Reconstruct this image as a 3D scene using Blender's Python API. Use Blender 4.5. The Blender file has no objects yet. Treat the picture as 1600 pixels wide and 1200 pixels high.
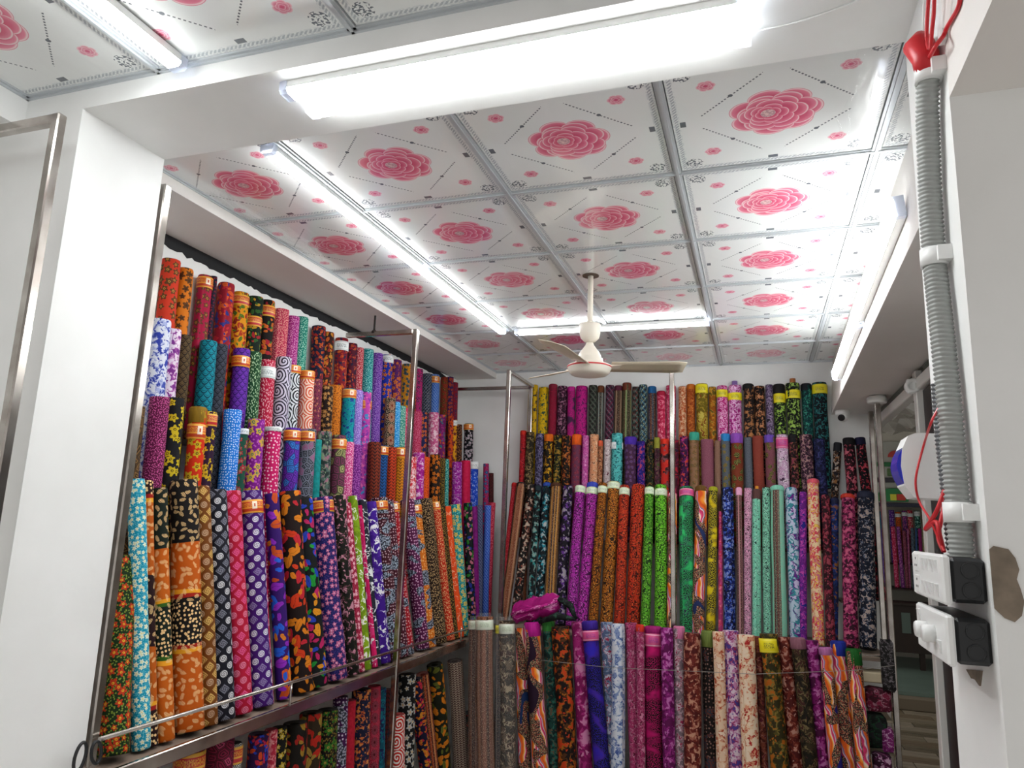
import bpy, math, random
from mathutils import Vector, Matrix
random.seed(7)
SC = bpy.context.scene
COL = SC.collection

# ------------------------------------------------------------------ camera, world, exposure
F_PX = 1129.67
CAM = Vector((1.44707, -1.72784, 1.50914))
YAW, PITCH, ROLL = 0.329234, 0.189129, 0.034987
FW = Vector((-math.sin(YAW)*math.cos(PITCH), math.cos(YAW)*math.cos(PITCH), math.sin(PITCH)))
_rt = Vector((math.cos(YAW), math.sin(YAW), 0)); _up = _rt.cross(FW)
RT = _rt*math.cos(ROLL) + _up*math.sin(ROLL)
UP = -_rt*math.sin(ROLL) + _up*math.cos(ROLL)
cd = bpy.data.cameras.new('camera'); cam = bpy.data.objects.new('camera', cd); COL.objects.link(cam)
cd.sensor_width = 36; cd.lens = F_PX/1600*36; cd.clip_start = 0.02; cd.clip_end = 100
m = Matrix((RT, UP, -FW)).transposed().to_4x4(); m.translation = CAM
cam.matrix_world = m
SC.camera = cam

wd = bpy.data.worlds.new('world'); SC.world = wd; wd.use_nodes = True
bg = wd.node_tree.nodes['Background']
bg.inputs[0].default_value = (1.0, 0.97, 0.94, 1); bg.inputs[1].default_value = 0.26
SC.view_settings.view_transform = 'Standard'; SC.view_settings.look = 'None'
SC.view_settings.gamma = 1; SC.view_settings.use_curve_mapping = False
SC.view_settings.exposure = 1.2
TUBE = 15.0            # radiance of the LED battens

def at(x, y, ax, v):
    """the point of the plane ax = v that lies in the photograph's direction (x, y)"""
    d = FW + RT*((x-800)/F_PX) - UP*((y-600)/F_PX)
    i = 'XYZ'.index(ax)
    return CAM + d*((v-CAM[i])/d[i])

# ------------------------------------------------------------------ mesh helpers
class MB:
    def __init__(s): s.v = []; s.f = []; s.uv = []; s.sm = []; s.mi = []
    def face(s, idx, uv=None, sm=False, mi=0):
        s.f.append(tuple(idx)); s.uv.append(uv or [(0, 0)]*len(idx)); s.sm.append(sm); s.mi.append(mi)
    def quad(s, pts, uv=None, sm=False, mi=0):
        b = len(s.v); s.v += [tuple(p) for p in pts]; s.face(range(b, b+len(pts)), uv, sm, mi)
    def hexa(s, p, mi=0):
        """p: 8 points, lower four then upper four, both counter-clockwise from above"""
        b = len(s.v); s.v += [tuple(q) for q in p]
        for q in ((3, 2, 1, 0), (4, 5, 6, 7), (0, 1, 5, 4), (1, 2, 6, 5), (2, 3, 7, 6), (3, 0, 4, 7)):
            pts = [Vector(p[i]) for i in q]
            n = (pts[1]-pts[0]).cross(pts[2]-pts[0]); a = max(range(3), key=lambda i: abs(n[i]))
            o = [i for i in range(3) if i != a]
            s.face([b+i for i in q], [(t[o[0]], t[o[1]]) for t in pts], False, mi)
        return s
    def box(s, x0, y0, z0, x1, y1, z1, mi=0):
        return s.hexa([(x0, y0, z0), (x1, y0, z0), (x1, y1, z0), (x0, y1, z0), (x0, y0, z1), (x1, y0, z1), (x1, y1, z1), (x0, y1, z1)], mi)
    def rbox(s, x0, y0, z0, x1, y1, z1, b=0.004, mi=0):
        """box with chamfered edges (convex hull of shrunk boxes)"""
        import bmesh
        bm = bmesh.new()
        for (a, c, d) in ((b, b, 0), (b, 0, b), (0, b, b)):
            for X in (x0+a, x1-a):
                for Y in (y0+c, y1-c):
                    for Z in (z0+d, z1-d): bm.verts.new((X, Y, Z))
        r = bmesh.ops.convex_hull(bm, input=bm.verts)
        bmesh.ops.dissolve_limit(bm, angle_limit=0.01, verts=bm.verts, edges=bm.edges)
        k = len(s.v); bm.verts.index_update()
        s.v += [tuple(v.co) for v in bm.verts]
        for f in bm.faces: s.face([k+v.index for v in f.verts], [(v.co.x+v.co.y, v.co.z) for v in f.verts], False, mi)
        bm.free(); return s
    def tube(s, path, r, n=10, caps=True, sm=True, mi=0):
        path = [Vector(p) for p in path]; rr = r if isinstance(r, (list, tuple)) else [r]*len(path)
        b = len(s.v); u = None; L = 0; Ls = []
        for i, p in enumerate(path):
            t = (path[min(i+1, len(path)-1)]-path[max(i-1, 0)]).normalized()
            if u is None:
                u = t.cross(Vector((0, 0, 1)) if abs(t.z) < .9 else Vector((1, 0, 0))).normalized()
            else: u = (u - t*u.dot(t)).normalized()
            w = t.cross(u)
            if i: L += (p-path[i-1]).length
            Ls.append(L)
            for k in range(n):
                a = 2*math.pi*k/n
                s.v.append(tuple(p + (u*math.cos(a)+w*math.sin(a))*rr[i]))
        for i in range(len(path)-1):
            for k in range(n):
                k2 = (k+1) % n
                s.face((b+i*n+k, b+i*n+k2, b+(i+1)*n+k2, b+(i+1)*n+k),
                       [(k*.01, Ls[i]), (k*.01+.01, Ls[i]), (k*.01+.01, Ls[i+1]), (k*.01, Ls[i+1])], sm, mi)
        if caps:
            s.face([b+k for k in range(n)][::-1], None, False, mi); e = b+(len(path)-1)*n
            s.face([e+k for k in range(n)], None, False, mi)
        return s
    def lathe(s, prof, o=(0, 0, 0), axis='Z', n=32, sm=True, mi=0):
        """prof: (radius, height) pairs; axis direction Z, X (to -X) or Y"""
        o = Vector(o); b = len(s.v)
        for r, h in prof:
            for k in range(n):
                a = 2*math.pi*k/n; c, d = r*math.cos(a), r*math.sin(a)
                q = (c, d, h) if axis == 'Z' else ((-h, c, d) if axis == 'X' else (c, -h, d))
                s.v.append(tuple(o+Vector(q)))
        for i in range(len(prof)-1):
            for k in range(n):
                k2 = (k+1) % n
                s.face((b+i*n+k, b+i*n+k2, b+(i+1)*n+k2, b+(i+1)*n+k), None, sm, mi)
        s.face([b+k for k in range(n)][::-1], None, False, mi)
        e = b+(len(prof)-1)*n; s.face([e+k for k in range(n)], None, False, mi)
        return s
    def prism(s, poly, axis, a0, a1, mi=0):
        """poly in the two other axes (in XYZ order), extruded along axis"""
        def P(q, a):
            q = list(q); q.insert('XYZ'.index(axis), a); return tuple(q)
        n = len(poly); b = len(s.v)
        s.v += [P(q, a0) for q in poly] + [P(q, a1) for q in poly]
        s.face(list(range(b, b+n))[::-1], [poly[i] for i in range(n)][::-1], False, mi)
        s.face(range(b+n, b+2*n), list(poly), False, mi)
        for i in range(n):
            j = (i+1) % n; s.face((b+i, b+j, b+n+j, b+n+i), None, False, mi)
        return s
    def mesh(s, name, mats):
        me = bpy.data.meshes.new(name); me.from_pydata(s.v, [], s.f)
        ul = me.uv_layers.new(name='UVMap'); flat = [c for uv in s.uv for q in uv for c in q]
        ul.data.foreach_set('uv', flat)
        me.polygons.foreach_set('use_smooth', s.sm); me.polygons.foreach_set('material_index', s.mi)
        for mt in (mats if isinstance(mats, (list, tuple)) else [mats]): me.materials.append(mt)
        me.update(); return me

def link(name, me, parent=None, loc=None, mw=None):
    o = bpy.data.objects.new(name, me); COL.objects.link(o)
    if parent is not None: o.parent = parent
    if loc is not None: o.location = loc
    if mw is not None: o.matrix_world = mw
    return o
def obj(name, mb, mat, parent=None, fix=False):
    me = mb.mesh(name, mat)
    if fix:
        import bmesh
        bm = bmesh.new(); bm.from_mesh(me); bmesh.ops.recalc_face_normals(bm, faces=bm.faces); bm.to_mesh(me); bm.free()
    return link(name, me, parent)
def tag(o, label, cat, group=None, kind=None):
    o['label'] = label; o['category'] = cat
    if group: o['group'] = group
    if kind: o['kind'] = kind
    return o
def thing(name, label, cat, group=None, kind=None, loc=(0, 0, 0)):
    return tag(link(name, None, loc=loc), label, cat, group, kind)

# ------------------------------------------------------------------ node helpers
def lin(h):
    c = [int(h[i:i+2], 16)/255 for i in (0, 2, 4)]
    return tuple((x/12.92 if x <= .04045 else ((x+.055)/1.055)**2.4) for x in c)+(1.0,)
class NB:
    def __init__(s, name, rough=.6, metal=0, spec=.5):
        s.m = bpy.data.materials.new(name); s.m.use_nodes = True; s.t = s.m.node_tree
        s.b = s.t.nodes['Principled BSDF']
        s.b.inputs['Roughness'].default_value = rough; s.b.inputs['Metallic'].default_value = metal
        s.b.inputs['Specular IOR Level'].default_value = spec
    def n(s, ty, **k):
        x = s.t.nodes.new(ty)
        for a, v in k.items(): setattr(x, a, v)
        return x
    def put(s, sock, v):
        if isinstance(v, bpy.types.NodeSocket): s.t.links.new(v, sock)
        elif v is not None: sock.default_value = v
    def ma(s, op, a, b=None, c=None):
        x = s.n('ShaderNodeMath', operation=op)
        s.put(x.inputs[0], a); s.put(x.inputs[1], b); s.put(x.inputs[2], c); return x.outputs[0]
    def vm(s, op, a, b=None):
        x = s.n('ShaderNodeVectorMath', operation=op); s.put(x.inputs[0], a); s.put(x.inputs[1], b)
        return x.outputs['Value'] if op in ('LENGTH', 'DISTANCE', 'DOT_PRODUCT') else x.outputs[0]
    def xyz(s, v):
        x = s.n('ShaderNodeSeparateXYZ'); s.put(x.inputs[0], v); return x.outputs[0], x.outputs[1]
    def cmb(s, x, y, z=0.0):
        n = s.n('ShaderNodeCombineXYZ'); s.put(n.inputs[0], x); s.put(n.inputs[1], y); s.put(n.inputs[2], z); return n.outputs[0]
    def mix(s, f, a, b):
        x = s.n('ShaderNodeMix', data_type='RGBA'); s.put(x.inputs[0], f); s.put(x.inputs[6], a); s.put(x.inputs[7], b); return x.outputs[2]
    def ramp(s, f, stops, const=False):
        x = s.n('ShaderNodeValToRGB'); cr = x.color_ramp
        cr.interpolation = 'CONSTANT' if const else 'LINEAR'
        while len(cr.elements) < len(stops): cr.elements.new(.5)
        for e, (p, c) in zip(cr.elements, stops): e.position = p; e.color = c
        s.put(x.inputs[0], f); return x.outputs[0]
    def uv(s): return s.n('ShaderNodeTexCoord').outputs['UV']
    def obco(s): return s.n('ShaderNodeTexCoord').outputs['Object']
    def noise(s, v, sc, det=2.0, rough=.5, dist=0.0, dim='3D'):
        x = s.n('ShaderNodeTexNoise', noise_dimensions=dim); s.put(x.inputs['Vector'], v); x.inputs['Scale'].default_value = sc
        x.inputs['Detail'].default_value = det; x.inputs['Roughness'].default_value = rough; x.inputs['Distortion'].default_value = dist
        return x.outputs[0]
    def vor(s, v, rnd=1.0, feat='F1'):
        x = s.n('ShaderNodeTexVoronoi', voronoi_dimensions='2D', feature=feat); s.put(x.inputs['Vector'], v)
        x.inputs['Scale'].default_value = 1; x.inputs['Randomness'].default_value = rnd; return x
    def bump(s, h, st=.3, d=.01):
        x = s.n('ShaderNodeBump'); x.inputs['Strength'].default_value = st; x.inputs['Distance'].default_value = d
        s.put(x.inputs['Height'], h); s.put(s.b.inputs['Normal'], x.outputs[0])
    def col(s, c): s.put(s.b.inputs['Base Color'], c); return s.m
    # motif helpers ------------------------------------------------
    def cell(s, v, rnd, rot=0.0):
        """local coordinates, radius, angle and two random numbers of the motif cell"""
        x = s.vor(v, rnd); d = s.vm('SUBTRACT', v, x.outputs['Position'])
        sp = s.n('ShaderNodeSeparateColor'); s.put(sp.inputs[0], x.outputs['Color'])
        lx, ly = s.xyz(d)
        th = s.ma('ARCTAN2', ly, lx)
        if rot: th = s.ma('ADD', th, s.ma('MULTIPLY', sp.outputs[1], rot))
        return lx, ly, s.vm('LENGTH', d), th, sp.outputs[0], sp.outputs[1]

_mats = {}
def plain(name, h, rough=.6, metal=0, spec=.5, var=0.0, sc=8, bump=0, bsc=60, emis=0):
    if name in _mats: return _mats[name]
    k = NB(name, rough, metal, spec); c = lin(h)
    if var:
        f = k.noise(k.obco(), sc, 3)
        k.col(k.ramp(f, [(.3, tuple(x*(1-var) for x in c[:3])+(1,)), (.7, tuple(min(1, x*(1+var*.5)) for x in c[:3])+(1,))]))
    else: k.col(c)
    if bump: k.bump(k.noise(k.obco(), bsc, 4), bump, .004)
    if emis:
        k.b.inputs['Emission Color'].default_value = c; k.b.inputs['Emission Strength'].default_value = emis
    _mats[name] = k.m; return k.m

# ------------------------------------------------------------------ printed cloth
def fabric(kind, sc, cols):
    key = (kind, sc, tuple(cols))
    if key in _mats: return _mats[key]
    k = NB('printed_cloth_'+kind, .75, 0, .25); C = [tuple(.94*q**1.13 for q in lin(c)[:3])+(1,) for c in cols]; uv = k.uv()
    def S(f): return k.vm('SCALE', uv) if False else k.vm('MULTIPLY', uv, (f, f, f))
    def lt(a, b): return k.ma('LESS_THAN', a, b)
    def wob(v, sc_, amt):
        x = k.n('ShaderNodeTexNoise', noise_dimensions='2D'); k.put(x.inputs['Vector'], v); x.inputs['Scale'].default_value = sc_
        return k.vm('ADD', v, k.vm('MULTIPLY', k.vm('SUBTRACT', x.outputs['Color'], (.5, .5, .5)), (amt, amt, 0)))
    def pal(f, cs): return k.ramp(f, [(i/len(cs), c) for i, c in enumerate(cs)], True)
    u, v = k.xyz(uv)
    c = C[0]
    if kind == 'flor':                       # flowers with centres over a flecked ground
        if len(C) > 3:
            d = k.vor(wob(S(sc*3.2), 1.3, .6)).outputs['Distance']; c = k.mix(lt(d, .27), c, C[3])
        lx, ly, r, th, a, b = k.cell(wob(S(sc), 2.0, .18), .75, 6)
        R = k.ma('ADD', .33, k.ma('MULTIPLY', .09, k.ma('COSINE', k.ma('MULTIPLY', th, 5.0))))
        R = k.ma('MULTIPLY', R, k.ma('ADD', .75, k.ma('MULTIPLY', .5, a)))
        c = k.mix(lt(r, R), c, C[1]); c = k.mix(lt(r, .13), c, C[2])
        c = k.mix(lt(r, .06), c, C[1])
    elif kind == 'mott':                     # dense all-over print of small blots
        w = wob(S(sc*.62), 1.7, .8)
        f = k.noise(w, 1.0, 1.6, .55, .6, '2D'); f2 = k.noise(S(sc*.25), 1.0, 1.0, .5, 0, '2D')
        f = k.ma('ADD', k.ma('MULTIPLY', k.ma('SUBTRACT', f, .5), 1.9), k.ma('ADD', .5, k.ma('MULTIPLY', k.ma('SUBTRACT', f2, .5), .55)))
        n_ = len(C); th_ = {2: (0, .58), 3: (0, .46, .64), 4: (0, .43, .62, .75), 5: (0, .34, .50, .62, .74)}[n_]; c = k.ramp(f, list(zip(th_, C)), True)
        d = k.vor(w, 1).outputs['Distance']; c = k.mix(lt(d, .13), c, C[-1])
    elif kind == 'vine':                     # curling stems and leaf shapes drawn over a two-tone ground
        w = wob(S(sc), .8, .7); f2 = k.noise(S(sc*1.4), 1.0, 1, .5, 0, '2D'); c = k.ramp(f2, [(0, C[0]), (.5, C[1])], True)
        f = k.noise(w, 1.0, .6, .5, .8, '2D'); c = k.mix(lt(k.ma('ABSOLUTE', k.ma('SUBTRACT', f, .5)), .045), c, C[2])
        lx, ly, r, th, a, b = k.cell(k.vm('ADD', w, (4.3, 1.1, 0)), .9, 6.3)
        R = k.ma('POWER', k.ma('ADD', k.ma('POWER', k.ma('MULTIPLY', k.ma('COSINE', th), 2.2), 2.0), k.ma('POWER', k.ma('MULTIPLY', k.ma('SINE', th), 4.6), 2.0)), -.5)
        c = k.mix(lt(r, R), c, C[2]); c = k.mix(lt(r, k.ma('MULTIPLY', R, .6)), c, C[3 if len(C) > 3 else 1])
        c = k.mix(k.ma('MULTIPLY', lt(k.vor(S(sc*1.9), 1).outputs['Distance'], .2), k.ma('GREATER_THAN', f2, .47)), c, C[2])
    elif kind == 'speck':                    # tiny seeds
        d = k.vor(wob(S(sc), 1.5, .7), .9); c = k.mix(lt(d.outputs['Distance'], .30), c, C[1])
        if len(C) > 2:
            e = k.vor(S(sc*.33), 1).outputs['Distance']; c = k.mix(lt(e, .2), c, C[2])
    elif kind == 'tick':                     # short strokes
        w = k.cmb(k.ma('MULTIPLY', u, sc*1.5), k.ma('MULTIPLY', v, sc*.7))
        d = k.vor(wob(w, .8, .8), .9).outputs['Distance']; c = k.mix(lt(d, .25), c, C[1])
    elif kind == 'scale':                    # overlapping scales
        row = k.ma('MULTIPLY', v, sc); fr = k.ma('FRACT', row); fl = k.ma('FLOOR', row)
        x = k.ma('SUBTRACT', k.ma('FRACT', k.ma('ADD', k.ma('MULTIPLY', u, sc*.6), k.ma('MULTIPLY', fl, .5))), .5)
        arc = k.ma('SUBTRACT', fr, k.ma('MULTIPLY', k.ma('MULTIPLY', x, x), 3.2))
        c = k.mix(lt(k.ma('ABSOLUTE', k.ma('SUBTRACT', arc, .12)), .16), c, C[1])
        c = k.mix(lt(k.ma('ABSOLUTE', k.ma('SUBTRACT', arc, .6)), .05), c, C[1])
    elif kind == 'spiral':
        lx, ly, r, th, a, b = k.cell(wob(S(sc), 1.5, .15), .35)
        w = k.ma('SINE', k.ma('ADD', k.ma('MULTIPLY', r, 33.0), th)); c = k.mix(k.ma('GREATER_THAN', w, .15), c, C[1])
    elif kind == 'motif':                    # rows of square and round block-print motifs
        p = k.cmb(k.ma('MULTIPLY', k.ma('ADD', u, v), sc*.707), k.ma('MULTIPLY', k.ma('SUBTRACT', v, u), sc*.707))
        lx, ly, r, th, a, b = k.cell(p, 0.0)
        sq = k.ma('MAXIMUM', k.ma('ABSOLUTE', lx), k.ma('ABSOLUTE', ly))
        sh = k.mix(k.ma('GREATER_THAN', a, .5), k.cmb(sq, sq, sq), k.cmb(r, r, r)); sh, _ = k.xyz(sh)
        mc = k.mix(k.ma('GREATER_THAN', a, .5), C[1], C[2])
        ring = k.ma('SINE', k.ma('ADD', k.ma('MULTIPLY', sh, 36.0), k.ma('MULTIPLY', th, 2.0)))
        mc = k.mix(k.ma('MULTIPLY', k.ma('GREATER_THAN', ring, .2), .8), mc, C[0])
        c = k.mix(lt(sh, .36), c, mc)
    elif kind == 'leaf':                     # large scattered leaves
        L = [C[1:], C[1:][::-1]]
        for i, f in enumerate((1.0, 1.7)):
            lx, ly, r, th, a, b = k.cell(k.vm('ADD', wob(S(sc*f), 1.8, .3), (3.7*i, 1.9*i, 0)), .9, 6.3)
            R = k.ma('POWER', k.ma('ADD', k.ma('POWER', k.ma('MULTIPLY', k.ma('COSINE', th), 2.3), 2.0), k.ma('POWER', k.ma('MULTIPLY', k.ma('SINE', th), 4.3), 2.0)), -.5)
            mk = lt(r, R)
            if i: mk = k.ma('MULTIPLY', mk, k.ma('GREATER_THAN', b, .45))
            c = k.mix(mk, c, pal(a, L[i]))
            vein = lt(k.ma('ABSOLUTE', k.ma('MULTIPLY', r, k.ma('SINE', th))), .012)
            c = k.mix(k.ma('MULTIPLY', k.ma('MULTIPLY', mk, vein), .6), c, C[0])
    elif kind == 'latt':                     # diagonal check of thin lines
        for q, s_ in ((1, C[1]), (-1, C[2 if len(C) > 2 else 1])):
            z = k.ma('ADD', k.ma('MULTIPLY', u, sc*1.1*q), k.ma('MULTIPLY', v, sc))
            fr = k.ma('ABSOLUTE', k.ma('SUBTRACT', k.ma('FRACT', z), .5))
            dash = k.ma('GREATER_THAN', k.ma('FRACT', k.ma('MULTIPLY', v, sc*6)), .25)
            c = k.mix(k.ma('MULTIPLY', lt(fr, .07), dash), c, s_)
            c = k.mix(k.ma('MULTIPLY', lt(k.ma('ABSOLUTE', k.ma('SUBTRACT', fr, .25)), .02), .5), c, s_)
        d = k.vor(S(sc*1.6), 1).outputs['Distance']; c = k.mix(lt(d, .14), c, C[-1])
    elif kind == 'flame':                    # feathered streaks and a seeded ground
        w = wob(uv, 7.0, .09); x, y = k.xyz(w)
        st = k.ma('FRACT', k.ma('ADD', k.ma('MULTIPLY', x, 17.0), k.ma('MULTIPLY', y, 3.0)))
        fl = k.ramp(st, [(0, lin('D8501A')), (.18, lin('F09A2A')), (.34, lin('F4E3D0')), (.42, lin('E2407A')), (.56, lin('C02858')), (.64, lin('F4D9DE')), (.7, lin('3F6AA8')), (.8, lin('E86A20')), (1, lin('D8501A'))])
        d = k.vor(S(190), 1); dots = pal(d.outputs['Color'], [lin('2A2420'), lin('C9A27C'), lin('B85A48'), lin('3B3A34'), lin('8C9A6C')])
        g = k.mix(lt(d.outputs['Distance'], .42), lin('3A2A26'), dots)
        f = k.noise(k.cmb(k.ma('MULTIPLY', u, 8.0), k.ma('MULTIPLY', v, 5.0)), 1.0, 1, .5, .6, '2D')
        c = k.mix(k.ma('GREATER_THAN', f, .5), g, fl); c = k.mix(lt(f, .3), c, C[0])
    elif kind == 'cloud':                    # soft large blots with a seeded dark part
        f = k.noise(k.cmb(k.ma('MULTIPLY', u, sc*.7), k.ma('MULTIPLY', v, sc)), 1.0, 2.5, .55, .3, '2D')
        c = k.ramp(f, [(.47, C[0]), (.54, C[1]), (.61, C[2]), (.70, C[3 if len(C) > 3 else 2])])
        d = k.vor(S(150), 1).outputs['Distance']
        c = k.mix(k.ma('MULTIPLY', lt(d, .3), lt(f, .57)), c, C[-1])
    elif kind == 'stripe':                   # lengthwise borders with small cross ticks
        w = k.ma('FRACT', k.ma('MULTIPLY', u, sc)); c = pal(w, C)
        t = k.ma('GREATER_THAN', k.ma('FRACT', k.ma('MULTIPLY', v, 110.0)), .62)
        t = k.ma('MULTIPLY', t, k.ma('GREATER_THAN', k.ma('SINE', k.ma('MULTIPLY', u, sc*25)), .55))
        c = k.mix(k.ma('MULTIPLY', t, .6), c, C[-1]); f = k.noise(S(160), 1, 2, .5, 0, '2D')
        c = k.mix(k.ma('MULTIPLY', k.ma('GREATER_THAN', f, .62), .5), c, lin('C8A888'))
    elif kind == 'plain':
        f = k.noise(S(sc), 1, 3, .6, 0, '2D'); c = k.ramp(f, [(.35, C[0]), (.65, C[-1])])
    elif kind == 'dots':                     # tie-dyed dots in clusters
        p = S(sc); fr = k.vor(p, .6); c = k.mix(lt(fr.outputs['Distance'], .24), c, C[1])
        if len(C) > 2:
            f = k.noise(k.cmb(k.ma('MULTIPLY', u, 9.0), k.ma('MULTIPLY', v, 15.0)), 1.0, 1, .5, .5, '2D')
            g = k.mix(lt(k.vor(S(sc*1.6), 1).outputs['Distance'], .4), lin('2B2F3A'), C[2])
            c = k.mix(k.ma('GREATER_THAN', f, .56), c, g)
    elif kind == 'band':                     # broad dyed bands with sprigs
        vv = k.ma('ADD', v, k.ma('MULTIPLY', k.noise(S(6), 1, 1, .5, 0, '2D'), .03))
        g = k.ramp(k.ma('FRACT', k.ma('MULTIPLY', vv, 1/.86)), [(0, C[0]), (.14, C[0]), (.17, C[1]), (.44, C[1]), (.455, lin('E8A020')), (.47, C[2]), (.485, C[0]), (.66, C[0]), (.675, C[2]), (.69, lin('E8A020')), (.705, C[1]), (.89, C[1]), (.9, C[0])], True)
        lx, ly, r, th, a, b = k.cell(wob(S(38), 1.6, .3), .85, 6.3)
        R = k.ma('POWER', k.ma('ADD', k.ma('POWER', k.ma('MULTIPLY', k.ma('COSINE', th), 2.3), 2.0), k.ma('POWER', k.ma('MULTIPLY', k.ma('SINE', th), 4.3), 2.0)), -.5)
        sp = k.ma('MULTIPLY', lt(r, R), k.ma('GREATER_THAN', k.ma('SINE', k.ma('MULTIPLY', k.ma('ADD', lx, ly), 34.0)), -.1))
        d = lt(k.vor(S(72), .8).outputs['Distance'], .3)
        fr = k.ma('FRACT', k.ma('MULTIPLY', vv, 1/.86))
        inn = k.ma('MULTIPLY', k.ma('GREATER_THAN', fr, .485), lt(fr, .66))
        c = k.mix(k.mix(inn, k.cmb(sp, sp, sp), k.cmb(d, d, d)), g, lin('F0C88C'))
    elif kind == 'geo':                      # drawn triangles and contour lines
        x = k.vor(S(sc), .9, 'DISTANCE_TO_EDGE').outputs['Distance']; y = k.vor(S(sc), .9)
        c = k.mix(k.ma('GREATER_THAN', y.outputs['Color'], .62), c, C[2])
        c = k.mix(k.ma('GREATER_THAN', k.ma('SINE', k.ma('MULTIPLY', x, 26.0)), .45), c, C[1])
    elif kind == 'medal':                    # wheel medallions between ornamented bands
        p = k.cmb(k.ma('MULTIPLY', u, sc), k.ma('MULTIPLY', v, sc*.8)); lx, ly, r, th, a, b = k.cell(p, 0.0)
        ring = k.ma('SINE', k.ma('MULTIPLY', r, 36.0)); sp = k.ma('SINE', k.ma('MULTIPLY', th, 14.0))
        mc = k.mix(k.ma('GREATER_THAN', k.ma('MULTIPLY', ring, sp), .25), C[1], C[2])
        c = k.mix(lt(r, .42), c, mc); c = k.mix(lt(r, .12), c, C[1])
        d = k.vor(S(sc*7), .6).outputs['Distance']
        c = k.mix(k.ma('MULTIPLY', k.ma('GREATER_THAN', r, .45), lt(d, .28)), c, C[2])
    elif kind == 'pais':                     # textured ground with paisley bands
        f = k.noise(S(170), 1, 2, .6, 0, '2D'); c = k.ramp(f, [(.35, C[0]), (.65, tuple(min(1, q*1.45) for q in C[0][:3])+(1,))])
        lx, ly, r, th, a, b = k.cell(wob(S(sc), 1.2, .5), .6, 6)
        w = k.ma('SINE', k.ma('ADD', k.ma('MULTIPLY', r, 40.0), k.ma('MULTIPLY', th, 1.0)))
        R = k.ma('ADD', .3, k.ma('MULTIPLY', .16, k.ma('SINE', th)))
        c = k.mix(lt(r, R), c, k.mix(k.ma('GREATER_THAN', w, 0.0), C[1], C[2]))
    elif kind == 'vein':                     # zigzag leaf columns
        x = k.ma('MULTIPLY', u, sc); cx = k.ma('ABSOLUTE', k.ma('SUBTRACT', k.ma('FRACT', x), .5))
        z = k.ma('FRACT', k.ma('ADD', k.ma('MULTIPLY', v, sc*1.5), k.ma('MULTIPLY', cx, 1.7)))
        c = k.mix(k.ma('MULTIPLY', lt(k.ma('ABSOLUTE', k.ma('SUBTRACT', z, .5)), .2), k.ma('GREATER_THAN', cx, .06)), c, C[1])
        c = k.mix(lt(k.ma('ABSOLUTE', k.ma('SUBTRACT', cx, .5)), .03), c, C[1])
    k.bump(k.noise(S(26), 1, 3, .6, .4, '2D'), .25, .006)
    _mats[key] = k.col(c); return k.m

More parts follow.
